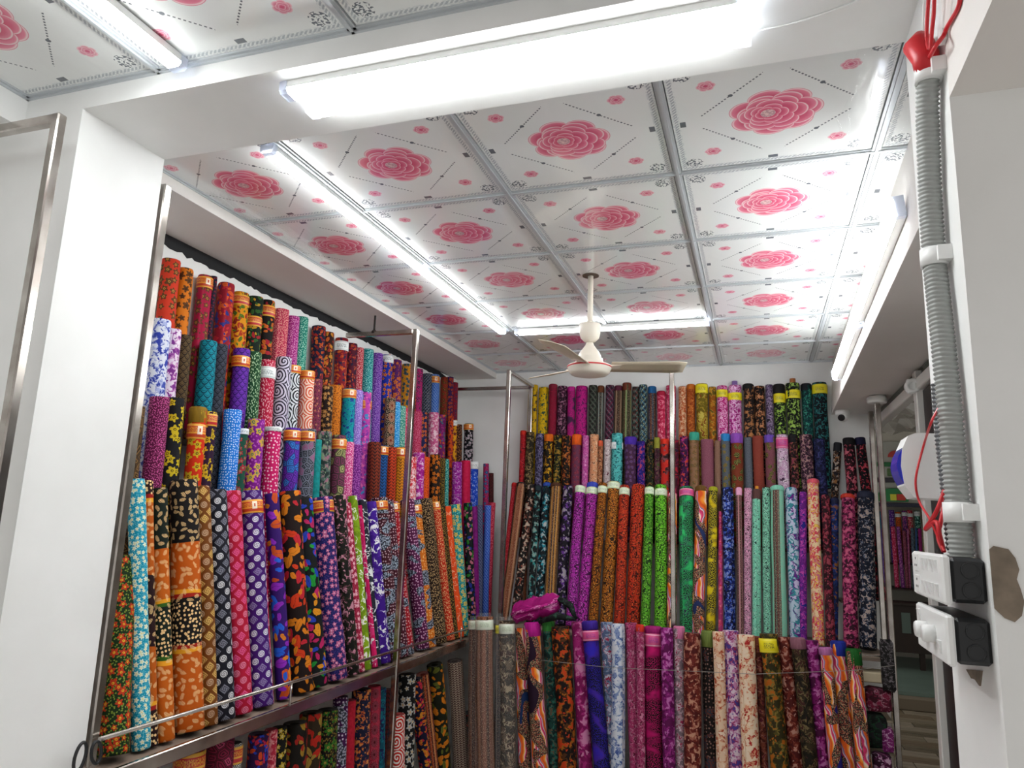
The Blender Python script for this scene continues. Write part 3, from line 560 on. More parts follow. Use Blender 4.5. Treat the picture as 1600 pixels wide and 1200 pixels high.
# ------------------------------------------------------------------ rolls of cloth
ROLLS = '''
#L1
255 284 408;orange red;brown daisies;flor 25 D6452A 6E4A28 C79A4A
284 303 423;amber orange;brown daisies;flor 27 DE8420 6B4520 3F2A18
303 336 431;crimson;brown daisies and a gold band;flor 26 B01E4C 6E4630 C09040;L=gold@.01
334 341 434;dark navy;red specks;speck 70 1C1E3A 8A2A3A
339 369 444;dark red;orange and blue paisleys;leaf 26 9E1F33 D8622A 2F3E8C D03040 D8622A
369 390 460;mustard yellow;red and green leaves and a red band;leaf 30 DE9A14 B03020 4A7A28 8A2020;L=red@.015
389 412 466;dark green;red leaves and a low red band;leaf 32 15281C A82830 C8A028 3A6A30;L=red@.10
411 431 472;black;green and red paisleys;leaf 24 1C1412 B02838 3F7A34 D07028;L=red@.03:.055
431 453 485;coral pink;pale seeds;speck 120 C43A5E F0B0A8
453 470 497;magenta purple;pale seeds;speck 120 A82A86 E6A0D0
470 483 499;sea green;pale seeds;speck 120 178A7A A8E0CC
484 510 510;navy;red and orange leaves;leaf 34 17203F B02A28 D06A28 7A1F30 B03A20
509 522 522;dark brown;orange leaves;leaf 30 3A1A18 D0682A A03020 D09030
522 545 529;dark red;orange flowers and a white band;leaf 36 8E1D2E D06A28 1E2A50 C04A28;L=white@.02:.055
545 560 539;maroon;red flowers;leaf 38 5E1430 A82838 C05A30 2A2040
560 569 546;bright red;white seeds;speck 130 B8203C F0C0C0
568 585 547;teal;white seeds;speck 110 0F8C90 A0E0DC
585 599 554;purple;lilac seeds;speck 130 6A2E9C B890D8
599 615 556;royal blue;orange flowers and a white band;flor 32 2038A8 D88028 8A2A20;L=white@.005:.05
615 629 564;plum and blue;orange flowers;flor 30 5A2A78 DC8028 B02858 8A2048
629 645 570;golden yellow;blue and green flowers;flor 32 D0981C 1F4A6A 2A6A3A B06018
645 652 574;red orange;dark leaves;leaf 36 B83028 E08028 3A2030
651 661 579;magenta pink;dark flowers;flor 40 B83078 4A1A4A E080B0
661 676 585;charcoal;blue crosshatch;latt 40 22262E 5A78A8 A8A8B0
676 687 587;bright blue;white lattice and an orange band;latt 42 1E64C8 C8DCF0 8AB4E8;L=orange@.015
687 702 590;rust red;green motifs;flor 34 A03A20 4A4A20 D06028 6A2A20
702 711 591;violet navy;orange motifs;flor 36 43225C C05028 8A2A50
711 718 600;wine red;purple motifs;flor 40 981F38 4A2058 C05A30
#L2
242 268 502;white;blue flower sprays;mott 75 E6EAF6 E6EAF6 B8C2EA 5868C0 3A4CB0
267 286 517;white;purple pink flower sprays;mott 75 F2E6F2 F2E6F2 E0B0D8 B060B0 8A3A98
285 301 526;olive brown;black scales;scale 62 6A5638 2A2018
301 341 532;turquoise;dark scales;scale 55 1496A8 0A4A5C
340 358 541;charcoal grey;black scales;scale 60 4A4E5C 1A1C26
357 392 545;violet;dark scales and a gold band;scale 58 7A3CB8 3A1C70;L=gold@.035
391 411 552;dark green;white ticks;tick 90 1F5230 B8D8B0
408 432 564;cherry red;pale ticks and a white band;tick 90 C01848 F2C0CC;L=white@.035:.055
431 456 559;lilac white;large dark spirals;spiral 12.5 DCD6E8 3A3448
455 470 574;pale grey;black spirals and a gold band;spiral 12.5 E2E6EA 20242C;L=gold@.0:.04
470 492 581;peach white;orange spirals and a gold band;spiral 12.5 F8DCCC E0603A;L=gold@.0:.045
492 505 595;brown magenta;small squares;speck 110 8A3858 4A2A30 B87860
505 521 605;black brown;tan flowers;flor 36 2A1A14 B08048 D8B070
520 535 604;golden orange;brown flecks;speck 90 D88420 8A4A18
534 557 608;teal and blue;mottled print and an orange band;mott 85 0FA0A8 18B0B8 2A68B0 204890;L=orange@.005
556 568 612;lavender;tiny flowers;speck 110 9878D0 D0B8F0
567 581 615;pink violet;cyan leaves and an orange band;leaf 34 C850B0 40A0D0 8A3AA8 F080C0;L=orange@.05
581 619 619;black and brown;wheel medallions;medal 17 1E1614 7E3220 D8C0A0
615 627 630;sky blue;pale print;speck 90 2A98D8 90D0F0
624 635 636;sea green;white leaves;tick 80 4A9A8A D0E8DC
634 641 640;coral red;pink print;speck 90 D03A5A F0A0B0
645 660 644;crimson;fine pink seeds;speck 140 B01C50 E080A0
657 669 646;navy;orange motifs;flor 34 1E2458 D07028 A02840
669 686 645;pink and white;cloudy print;mott 70 F0D0DC E090B0 C84880 D870A0
683 697 649;plum purple;teal leaves;leaf 32 7A1F68 2A7A88 A03080 D06030
696 712 650;bright orange;maroon leaves;leaf 32 D85A1C 5A1A38 A83020 8A2840
707 718 657;yellow;maroon flowers and a white band;flor 34 E0A41C 7A2A30 4A2030;L=white@.005:.04
717 725 665;chocolate;tan flecks;speck 80 3A2018 A87048
723 740 662;black;white blossoms and a peach band;flor 36 1C1A20 C8C0C8 A04050;L=orange@.005:.045
#L3
212 228 636;bronze;black contour lines;geo 30 8A6A40 2A2018 6E5434
227 267 621;maroon purple;pink dots;speck 150 6A1448 D868A8
267 290 624;black;yellow flowers;flor 24 1C1C22 D8C028 6A5A10 
290 326 640;vermilion;yellow flowers and a gold band;flor 22 DC3A12 D8B828 6A4A10;L=gold@.06:.06;C=8A6A14@.055
324 342 645;aubergine;yellow flowers and a red band;flor 26 38183C D8B828 5A4A10;L=red@.01:.05
341 378 640;bright blue;white star dots;dots 95 1E84E0 DCEEFF
377 389 671;bottle green;red flowers and a white band;flor 34 1F5A48 B83040 80B080;L=white@.0:.025
388 414 656;royal purple;round gold flowers;flor 20 86188E D8B050 2A7A6A C060C0
414 441 668;hot pink;white dots;dots 60 D41E72 FBD8E8;L=white@.0:.02
441 470 669;violet;blue geometric flowers and a gold band;geo 34 7A3AC0 32186A 3A8AD8;L=gold@.012
469 494 671;slate black;mauve geometric flowers and a gold band;geo 34 26282E 8A90A0 A8608A;L=gold@.012
494 504 688;teal;thin edge;plain 60 128A88 1AA0A0
499 520 675;grey green;pink brush marks;mott 60 2A3A38 5A7068 A87088 8AA080
514 542 680;mauve;green tribal triangles and an orange band;geo 26 8A4468 2E3A2C B0B07A;L=orange@.02:.055
538 554 692;rose pink;white seeds;speck 110 D84A94 F8C8E0
551 566 696;mulberry;lilac seeds;speck 110 7A2488 C070C8
563 596 690;rust brown;black leaf zigzags;vein 34 8E3A20 2A1210
595 607 698;denim blue;dark leaf zigzags and a gold band;vein 36 2460A0 102848;L=gold@.005
606 620 700;brick orange;dark leaf zigzags;vein 36 C8481C 501808
612 635 699;yellow ochre;brown leaf zigzags and a gold band;vein 36 DE941A 6A3A10;L=gold@.005:.06
640 651 715;red and white;blossoms;mott 70 D83040 F0C0C8 C02040 F4DCDC
648 664 708;magenta;white blossoms;mott 60 A81E90 C040A8 F0D8EC C030A0
658 672 715;tangerine;red flecks;speck 80 E0601A A82A18
668 689 710;brown black;orange flowers;flor 32 2E2218 D87C1C 8A4A14
686 700 716;olive brown;gold dots;speck 100 3E3018 A08838
692 706 718;blue green;white specks;speck 100 138884 98D8CC
706 722 722;orchid purple;white sprigs;mott 85 9A1E98 B838B0 E8B8E8 8A1888
720 736 720;plain raspberry;no print;plain 40 CC1850 D82860
734 748 722;cobalt blue;white flowers and a white band;mott 80 1E4CC0 2A60D8 B8D0F0 1E4CC0;L=white@.0:.055
747 767 724;wine pink;blue round motifs;flor 30 A82060 2A5A90 60A0C0 D05080
766 774 740;dark maroon;black specks;speck 80 5A1C20 2A0C10
#L4
184 206 872;forest green;red and yellow flowers;flor 34 1E3A18 C8441E E8C83A 8AA040;b=184,1160;R=.046
207 225 750;bright turquoise;white blossoms;flor 55 12A0BE E8F4E0 F0E080 7AD0DC;b=222,1167;R=.036
225 244 752;maroon and orange;dyed bands;band 24 2E0E14 C0620E A82014
242 265 764;green black and orange;dyed bands;band 25 14241A C8680C 3A6A20
265 310 752;black and orange;dyed bands;band 26 1A1414 C8640C B02818
309 331 761;caramel brown;cream block prints;motif 27 7E4A12 E0BC70 C8A888
330 357 767;charcoal;white block prints;motif 27 1C1C2A 888A98 DCDCE0
356 379 769;crimson;pink block prints;motif 27 B8123C E8629A E88AA8
378 412 768;royal purple;white block prints and a gold band;motif 27 4C1478 9A8AB8 E6E4F0;L=gold@.04:.055
410 417 840;crimson;white sprays;mott 70 B81848 D84870 F4C8D8 C02858;b=424,1100
412 444 772;deep purple;orange and blue leaves;leaf 15 3E1272 E08A1C 2A6AD8 9A30C0 D05A1C
442 470 769;brown black;orange and red leaves;leaf 15 24120E D8451A E08A1C C82A3A E08A1C
469 490 779;black;green and yellow leaves;leaf 16 12161A 1E9A3A E09A1E C0246A 2A4AC0
487 520 778;navy;pink cherry flowers and a red band;flor 36 232468 C87098 F0C8D8 4A3A88;L=red@.015:.06
519 544 775;olive black;pink foliage;mott 55 16160F 2A2A18 7A4A5A C890A0
540 556 787;cranberry;white sprigs;flor 38 A01840 E8A8B8 F0D8D8 C04868
550 565 776;lime green;white blossoms;mott 32 7A9A14 90B01C F4F6EC 86A818
563 573 790;hot pink;white blossoms;mott 32 D81A6C E03C84 F8EEF2 D81A6C
566 580 782;smoke grey;white blossoms;mott 32 2A2E3C 3A4050 F0F2F4 2A2E3C
573 592 785;deep violet;white blossoms;mott 30 45148C 5A28A0 F2F0F6 4A189A
591 606 779;maroon;grey dotted clusters and a gold band;dots 62 4A1024 C8A8B0 A8B4C4;L=gold@.02:.05
605 620 782;wine maroon;grey clusters;dots 62 52122A D0B0B8 A8B4C4
616 628 785;scarlet;grey dotted clusters and a gold band;dots 62 A8182C E0B0B0 A0A8B8;L=gold@.01:.05
632 650 781;plum;grey dotted clusters;dots 60 5A1248 D8A8C8 98A4B8
645 660 783;amber orange;grey dotted clusters and a gold band;dots 60 D0741A E8C078 98A0B0;L=gold@.03:.05
656 675 780;dark brown;beige seed rows;tick 95 2C1C10 C8A878
675 692 785;scarlet orange;cream seed rows and an orange band;tick 95 C4341C F0C890;L=orange@.0:.05
690 700 790;black brown;gold seed rows;tick 95 30200E B0903C
693 709 792;vivid orange;white flecks;mott 60 E4551A E4551A F0B890 E04A10
706 722 789;peacock teal;yellow and blue flowers;flor 30 10888E E0C84A 2A5AA8 78C8C0
723 742 786;dark green;pink and green blossoms;leaf 26 101E22 2A8A30 C8788A 2A3A9A C8788A
740 752 792;plain purple;no print;plain 40 7A1472 8C1E84
751 760 790;slate blue;grey crosshatch;latt 44 3A4264 98A0C0 707898
758 773 790;sapphire blue;white lattice;latt 44 1E4CB8 A8C4F0 6A98E0
772 780 786;crimson red;fine dots;speck 110 A81E40 E07080
#L5
272 322 1163;dark violet;orange flowers and a red band;leaf 24 2A1840 D06A1C C0283A 2A4AB0;L=red@.02:.08
322 366 1150;maroon pink;black line flowers;geo 30 8A1C44 3A0C1C B84A70
364 380 1158;black and white;squiggles and a red band;spiral 30 20202A D8D8D0;L=red@.01:.06
377 425 1147;purple;orange and blue flowers;leaf 30 3A1450 D8541C 2A4AC0 C82A50
422 439 1136;salmon red;pink squiggles;mott 80 B83048 D06A78 E8A0A0
436 456 1132;black;yellow flower chains;flor 32 141410 C0A838 D8D0A0
455 480 1126;black and gold;red diamonds;leaf 20 1A140C A8281E A8281E A8842C
472 505 1112;dark gold;red diamonds;leaf 18 382A14 B82A18 A88A3C B82A18
502 529 1107;black;gold dots and green diamonds;flor 24 16140E 3A7A28 B89A48 8A7230
526 550 1086;purple;white dotted clusters;dots 55 4A1650 D8C8D8 A8A8B8
545 562 1090;ruby red;plain sheen;plain 60 A8142C C01E3C
551 581 1076;navy;orange flower sprays;mott 70 141A38 1E2448 B85A28 D89050
574 600 1070;rose red;black square borders;medal 22 B02440 5A1020 D86880
592 610 1072;peacock blue;dark mottling;mott 60 146478 1E8898 2A3A78 103858
602 619 1074;oxblood;black lines;vein 30 5A1418 20080A
620 634 1112;red and white;blue waves;spiral 12 C8281E E8E0D8
622 650 1053;black;white blossoms;flor 26 121214 B8B8B4 D8B060
640 663 1060;midnight blue;orange tulips;leaf 28 1A163A D8702A C8304A E09A2A;b=668,1198
650 674 1052;rust red;dark striped border;stripe 18 8A3020 2A1414 A84A28 5A1C18 C88850;b=678,1198
664 692 1038;green black;orange diamonds;leaf 17 20240E D8841A D8841A 6A7028;b=694,1198
689 722 1034;brown;cream chevrons in a clear bag;vein 46 5A2A24 D8C0A8;b=722,1198;P=1;R=.05
733 746 1110;dark green;red leaves;leaf 28 0F1F14 B02A2A 2A6A30 B02A2A;b=745,1198
#B1
825 832 616;pale yellow;plain edge;plain 40 C8A81C D8B828
831 842 604;yellow;charcoal upper print;mott 45 E0B81C E0B81C D8A818 4A4A3A;C=D8AC14@.03
842 858 606;golden yellow;green flower sprigs;mott 80 E0BC14 E0BC14 B8A020 3A5A4A
858 872 603;ruby maroon;paisley print;pais 26 8A1838 B83050 4A1028;C=8A2038@.03
871 888 604;dark plum;pale floral;mott 85 2E1428 4A1E3C 7A3A5A B08098
887 900 607;magenta;plum upper half;cloud 10 C8208A C8208A 5A2A5A 4A2A4A;C=C0208A@.03
900 919 604;vivid pink;purple small flowers;mott 95 C41E8A CC2A94 8A2070 6A1A60
919 935 603;black;silver diagonal check;latt 22 1E1C1C 8A8A80 5A6A5A
933 945 605;dark grey;brown cap and ladder stripes;stripe 24 2A2A2A 1A2224 3A3A38 8A9490;C=6A3A20@.045
945 961 603;violet black;white diagonal check;latt 22 261A2C A090A0 8A2A50
959 974 605;coffee brown;ladder stripes;stripe 24 4A2A1C 2A1C1A 5A3424 A89078;C=5A2038@.03
972 988 601;brown;green ladder stripes;stripe 22 3A2A1E 2A2A22 5A3A22 88A070;C=6A3020@.05
987 1000 605;maroon black;pink diagonal check;latt 22 2E1618 B07068 5A8A80
999 1013 602;navy black;blue diagonal check;latt 22 14202E 4A90B8 A8B8A0
1012 1026 606;rust and navy;blue cap;stripe 16 5A3020 1A2A4A 6A3A28 3A4A5A;C=1A5A90@.045
1026 1041 614;crimson;pale pink flowers;mott 85 B81E4C C83460 F0A8B8 D85078;C=A81838@.025
1040 1057 603;rose crimson;white flowers;mott 80 B02050 D05078 E8B8C0 C83A68
1059 1073 605;beige;rust flowers;mott 85 B86038 D0A078 E8CCB0 C88058
1072 1087 603;cinnamon;brown flowers;mott 90 9A4818 B86428 D88A40 7A3410;C=C0681C@.03
1086 1107 601;olive gold;brown flowers and a yellow band;mott 40 7A6A18 A89030 C8B858 8A5018;L=yellow@.005:.065
1106 1119 605;golden brown;olive foliage;mott 45 9A5A14 B87C20 C8A040 6A5A18
1119 1137 604;fuchsia;white vines and a yellow band;vine 34 B81878 C42888 F0B8DC D050A0;L=yellow@.03:.055
1137 1159 603;lilac fuchsia;white vines and a yellow band;vine 34 A82080 C040A0 F0C8E8 D870C0;L=yellow@.055:.055;K=8A6AB0
1159 1179 603;black and tan;blossom border;mott 60 18161A 2A2020 8A6040 B88050;C=181818@.03
1177 1196 604;black;brown blossoms;mott 75 1A1414 2A1C18 A06840 C89068
1195 1208 602;grey lilac;dark blossoms;mott 75 5A4A6A 8A7898 B8A8C0 2A2438
1207 1227 603;black;lime flowers and a lower yellow band;mott 75 16181A 1E2420 8AB048 A8C860;L=yellow@.06:.065;C=1A1A1C@.06
1227 1250 600;black;lime flowers and a cork stopper;mott 75 14181A 1E2620 90B450 A8C868;L=yellow@.05:.06;K=B06A38
1251 1268 602;dark teal;green lace edge;mott 80 0F3A3E 165A58 48A890 1A2A38;C=1A1C24@.04
1268 1292 599;navy black;teal flowers and a yellow band;mott 80 10141E 16202A 3A8A88 2A6A70;L=yellow@.015:.065
#B2
811 825 675;scarlet;dark marbling;mott 60 B01C28 C83038 5A1420 D84048;C=C82A1C@.025
819 840 676;tan;black foliage;mott 55 2A2418 6A5A38 B8A070 3A3020
836 852 678;grey violet;black sprigs;mott 75 3A3450 6A6488 A098B8 282438
849 868 681;black and yellow;flowers and orange cap;mott 45 1E1A14 2A2418 D8A81C 8A5A20;C=E06A14@.045
863 881 680;olive black;ochre foliage;mott 55 14180F 2A3420 7A7030 B08830
878 895 681;brown black;orange foliage;mott 55 1A1410 2A1E14 9A4A20 C07838
893 910 681;mauve;paisleys and orange cap;pais 30 6A3850 B04860 4A2838;C=E8601A@.07
909 923 681;orchid pink;small purple flowers;mott 95 C050A0 D878B8 8A2A78 E8A0D0
919 938 679;peach;brown small flowers;mott 95 D89870 E8B088 7A4428 F0CCA8
934 944 691;brown peach;coral cap;mott 80 8A5038 C08860 E0A880 5A3020;C=D85A38@.03
942 957 687;pale grey;maroon flowers;mott 80 C0B0B0 D8CCCC 6A2A3A E8E0E0
953 977 678;aqua;black flowers and a white band;mott 80 58B8B8 70CCC8 1A4A58 30888C;L=white@.065:.05;r=1.05
975 996 685;brown purple;round paisleys and violet cap;pais 28 4A2A48 8A6058 3A2A90;C=4A2AA0@.05
995 1010 690;indigo;rose specks;mott 70 241C78 3A2C98 7A3A80 C05070
1008 1024 687;green black;orange flower;mott 70 10180F 1E2A1A 4A5A30 8A5A28
1021 1033 686;maroon grey;olive cap;mott 60 3A1C28 5A3040 8A5A60 4A5A30;C=8A8A30@.07
1031 1047 688;tomato red;dark medallions;mott 35 C83028 D84030 3A2024 8A5058;C=D8301C@.03
1046 1062 688;wine;red blossoms;mott 45 4A1028 6A1838 B02838 2A1430
1061 1077 682;dark purple;magenta blossoms;mott 50 3A1040 5A1A58 A83088 D0502A
1077 1093 678;brown;green paisley border and mint cap;pais 24 8A6A50 2A5A40 B07848;C=3AA088@.05
1093 1116 687;dusty mauve;fine weave;plain 220 7E4458 A06878
1115 1127 689;tan mauve;fine weave;plain 220 806050 A07E6C
1125 1142 680;grey;green paisley band and blue cap;pais 22 5A6068 2A6A48 A87838;C=2A80C0@.045
1140 1162 680;rust;dark paisley bands and violet cap;pais 18 7A3A24 2A2A14 8A8A48;C=8A4AB0@.06
1161 1176 684;mottled grey;fine weave;plain 200 4E525C 7A808A
1174 1194 682;plain rust red;fine weave;plain 220 80342A 9C5040
1193 1211 682;mauve brown;olive paisleys and purple cap;pais 20 7A4A54 2A3A1C 908048;C=6A4AB0@.045
1210 1233 680;pale lilac;black sprigs and a pink band;mott 70 C8A0C0 E0C8DC 5A3A58 F0E4EC;L=pink@.02:.075
1230 1248 681;brown;black cap and pink flowers;mott 65 1E1414 3A2420 A06A50 8A3A50;C=141418@.05
1247 1270 680;dark mauve;beige small flowers;mott 85 2E1C2A 503044 906878 B09088
1269 1290 686;dark indigo;violet sprigs;mott 80 16183A 22244E 4A4A88 2A3A5A
#B3
799 809 757;red;thin edge;speck 120 A81828 D05058;b=782,965;C=B81C1C@.02
808 824 757;tan brown;woven border;stripe 14 A87050 8A5038 B08060 5A3828;b=788,970;C=2A2020@.025
823 838 759;black;rose and cream flowers;mott 45 14100F 221A18 8A4A38 B8A898;b=804,968
836 848 762;black and teal;leafy edge;mott 45 0F1418 16282C 2A8A88 8AA098;b=828,968;C=1A2A30@.03
848 862 757;teal;black and white flowers;mott 42 0F1A20 14404A 2A98A8 A8B0B0;b=840,968;C=2A4AA0@.02
861 879 758;bronze and navy;rope border;stripe 20 8A5A28 1E1E30 A87838 1E1E30 C09048;b=858,966;C=4A2A18@.02
879 895 760;purple black;grey flowers;mott 42 18101F 281A38 6A3A90 A098A0;b=875,966
900 916 760;violet magenta;black vines and a pale band;vine 31 A830A0 B840B0 4A1448 C860C0;L=green@.005:.05;b=892,966
917 935 757;magenta;black vines and a blue cap;vine 31 B030A4 C040B0 4A1448 D068C4;L=green@.03:.05;C=3A4AB8@.03;b=909,968
936 950 756;gold brown;black vines and a narrow band;vine 31 9A5A18 B87020 2E1C0C C88830;L=green@.025:.05;b=927,968
950 969 754;golden brown;black vines and a wide band;vine 31 A0601A B87424 2E1C0C C88A34;L=green@.005:.05;b=947,968
969 985 760;rust orange;black vines and a pale band;vine 31 B8381C C84A24 4A1810 D85A30;L=green@.02:.05;b=967,968
986 1008 759;vermilion rust;black vines;vine 31 C03A1C C84620 3A140C D85A2C;b=989,970
1008 1023 762;leaf green;black vines and a pale band;vine 31 5AA02A 70B838 1A3A14 88C848;L=green@.005:.05;b=1008,971
1023 1043 759;bright lime green;black vines and a pale band;vine 31 68B82A 80CC38 1A3A10 90D850;L=green@.03:.05;b=1031,971
1044 1059 772;orange and pink;feather streaks beside the post;flame 1 2A1A3A;b=1049,972
1061 1085 762;purple black;green clouds and a magenta band;cloud 11 1E1A2A 3A2250 2AA060 40C878;L=pink@.02:.05;b=1073,972
1086 1106 763;orange pink;feather streaks;flame 2 2A3A6A;b=1091,972;C=6A4A1C@.03
1106 1123 764;grey black;yellow clouds;cloud 12 16181C 2E3036 C8B014 E0D020;b=1110,972;C=A8A820@.02
1121 1131 800;pink and red;wavy edge;mott 50 A83A70 C85088 C82840 E08098;b=1126,970
1125 1150 764;cobalt and navy;dense flowers;mott 60 10143A 1A2A78 3A60C0 8A98C8;b=1140,972
1149 1160 765;brown;pink cap and border stripes;stripe 26 5A3A3A 8A5A60 3A2A2A B08088;C=E0A0C0@.045;b=1157,975
1161 1176 764;baby pink;tiny black flowers;vine 62 E0A0C0 E8B4CC 5A3048 F0C8DC;b=1168,975
1175 1190 768;mint;brown collar and orange core;mott 100 80CCB0 90D8BC 2A4A48 A8E4CC;C=5A3A38@.06;K=D08A28;b=1182,975
1190 1203 763;pale mint;tiny black flowers;vine 62 8AD0B4 9CDCC0 2A3A3C B0E8D0;b=1199,975
1203 1226 763;mint and brown;wide brown border;stripe 11 8ACCB4 5A3A38 6A4A44 8ACCB4;C=80C8B0@.025;b=1218,975
1225 1248 764;white lilac;teal and purple brush flowers;mott 38 B8C8D8 40909C 6A2A88 C8C0DC;b=1243,978
1248 1261 770;purple;violet and pink cloud print;mott 50 6A1E80 8A3098 C050A8 2A2A8A;b=1255,980
1260 1281 752;cream;pink and yellow blossoms;mott 48 E8D0A8 D84A60 E8C85A D87890;C=D85A6A@.02;b=1279,985
1280 1297 775;dark maroon;red specks;mott 60 2A0E18 4A1828 8A2A40 A04A58;b=1298,985
1296 1312 781;navy;tan wavy border;mott 45 121E44 1A3068 2A4488 8A5A28;C=1A1E3A@.03;b=1303,985
1312 1336 776;magenta maroon;dark flowers and red cap;mott 62 3A1028 8A2458 B84878 C86A88;C=C83A2A@.02;b=1330,992
1339 1366 772;navy black;beige flowers;mott 62 141A2C 1A2438 6A7080 B0A098;b=1357,992;C=22263A@.04
#BC
1302 1316 694;tan black;small flowers and black cap;mott 65 16161F 3A2A20 8A6038 B0A8A0;C=1A1A20@.05;b=1305,775
1315 1336 687;maroon black;pink flowers and black cap;mott 65 1A0C14 3A1422 A83A50 C87080;C=141418@.04;b=1333,775
1334 1353 686;black;red flowers and navy cap;mott 62 100E18 1E1420 A82A3A D06070;C=18183A@.04;b=1356,775
#B4
734 748 968;brown;wood grain under plastic and a pale band;stripe 12 5A3428 7A4A38 4A2A22 8A5A44;L=cream@.005:.055;b=740,1195;P=1
747 776 962;chestnut brown;ring border in clear plastic;stripe 10 6A3E2C 8A5844 4A2C20 7A4A38 9A6A50;L=cream@.02:.06;b=762,1195;P=1
775 787 964;grey;streaks and a yellow band;stripe 14 4A4448 6A6264 3A3438 8A8280;L=yellow@.05:.05;b=779,1195;P=1
786 806 968;beige brown;mottled blossoms and a white band;mott 40 3A3024 6A5A48 A89880 4A2E24;L=cream@.02:.06;b=796,1195;P=1
806 823 981;orange brown;feather streaks;flame 3 1E3A6A;b=818,1195
822 848 973;pink and orange;feather streaks and magenta cap;flame 4 2A0E2C;C=B01484@.075;b=846,1195
848 865 973;dark jade;mottled print and green cap;mott 45 12302E 1E4E48 3A7A6A 6A5A48;C=3A8A3A@.05;b=866,1195
864 893 977;black and gold;orange blossoms;mott 38 1C120C 5A3410 A86A1C C8481C;b=889,1195
892 913 971;pink magenta;cloud mottling;mott 26 8A1860 B03080 C86AA0 D890B8;b=914,1195
910 938 971;navy violet;dark clouds and a pink band;cloud 9 16121C 1E1A3A 4A2AA0 3A2AB8;L=pink@.045:.06;C=3A1E8A@.04;b=941,1195
938 958 972;grey blue;pink scarf edge;mott 45 5A6A88 8A98B0 A83A58 C8CCD8;b=957,1195
958 977 973;pale blue white;blue flowers;mott 55 D8DCE4 C0CCDC 4A62A0 8A9CC4;b=968,1195;r=1.2
976 996 973;dusty pink;maroon flowers;mott 72 A83A6A C05A84 6A1438 D088A4;b=992,1195
996 1008 977;pink;maroon flowers and red cap;mott 72 A03464 B85880 6A1438 D088A4;C=C83020@.03;b=1003,1195
1007 1035 981;black and magenta;poppy clouds and a purple band;cloud 8 141016 1E1418 B01068 D01878;L=pink@.03:.075;C=9A1868@.03;b=1021,1195
1034 1053 979;orchid purple;mottled roses;mott 36 6A1458 8A2478 A83A90 C878B8;b=1046,1195
1052 1070 981;blush white;grey sprigs and pink cap;mott 50 8A7880 C0A8B0 A83A60 E0CCD4;C=C87098@.06;b=1062,1195
1068 1097 987;brown red;scrolling foliage;mott 45 5A1E1C 7A3028 A86A58 C89880;b=1082,1195
1097 1115 988;black brown;round motifs and olive cap;dots 50 1E1614 8A6A60 6A3A30;C=6A7A38@.08;b=1110,1195
1114 1131 985;peach cream;rust blossoms;mott 38 E8CCB0 E0B090 B8583A F0DCC8;b=1130,1195
1129 1153 985;white lilac;pink and purple flowers;mott 52 E0D0DC C890B8 A03A6A 5A4A98;b=1150,1195
1152 1178 990;cream;red flower clusters;mott 44 F0DCC4 ECD0B0 B83030 E0A080;b=1175,1195
1177 1190 994;brown;rust brush marks;mott 50 5A2A20 8A4A38 A87060 6A2434;b=1194,1195
1185 1214 988;olive gold;orange leaves and a yellow band;mott 42 3A3414 5A5020 8A7A38 B86A1C;L=yellow@.025:.075;b=1219,1195
1214 1235 995;russet;pale foliage;mott 45 5A1C18 7A3024 A05A48 C09080;b=1244,1195
1234 1257 997;dark olive brown;tan foliage and mauve cap;mott 42 221C10 3E3420 7A6A48 4A2A24;C=8A5A68@.05;b=1266,1195
1256 1278 1000;deep magenta;rose mottling;mott 34 5A1048 8A1C70 B04A98 C880B8;b=1285,1195
1278 1299 1012;orange pink;feather streaks and blue edge;flame 5 2A2A8A;C=B06AA0@.03;b=1306,1195
1297 1322 1004;orange and blue;feather wings and blue cap;flame 6 2A2A6A;C=18288A@.07;b=1325,1195
1320 1343 1014;pink and orange;feather wings and green cap;flame 7 2A3A5A;C=145A1C@.075;b=1350,1195
#N1
1374 1380 799;blue;violet foot;plain 60 2A7AA0 3A8AB0
1388 1397 797;purple;white dots;dots 40 6A3A98 C8A8E0
1398 1407 800;orange;leaf print and a white band;speck 50 D8682A 8A4A20;L=white@.02:.04
1408 1417 798;violet;red flecks and a white band;speck 50 6A3A8A D8789A;L=white@.02:.04
1417 1426 797;rose red;cream squares and a white band;speck 50 C83A58 F0B8B0;L=white@.04:.04
1428 1437 798;dark teal;white leaves and a white band;speck 50 12504E A8E0D0;L=white@.01:.05
1439 1447 799;olive;pink squares;speck 50 5A5A30 B09080
#N2
1376 1384 826;lilac;vertical sheen;plain 60 6A4AA0 8A68B8;b=1385,915
1391 1399 823;crimson pink;violet leaves;speck 45 B8305A D880A0;b=1402,915
1399 1408 823;purple mauve;pink leaves;speck 45 7A3A80 C078B0;b=1411,915
1408 1417 829;dusty maroon;fine dots;speck 70 7A3A50 A86878;b=1418,915
1416 1421 826;pink;pale cap;speck 70 9A4A78 C888A8;b=1422,915
1421 1430 825;slate;diagonal stripes;latt 20 3A4A5A 7A8A98;b=1429,915
1429 1433 825;steel blue;thin edge;plain 60 3A5A8A 4A6A98;b=1434,915
1434 1440 826;magenta;thin edge;plain 60 8A1E68 A02A78;b=1441,915
1440 1449 825;pale olive;diagonal stripes;latt 26 8A8A68 C0BC98;b=1450,915
'''
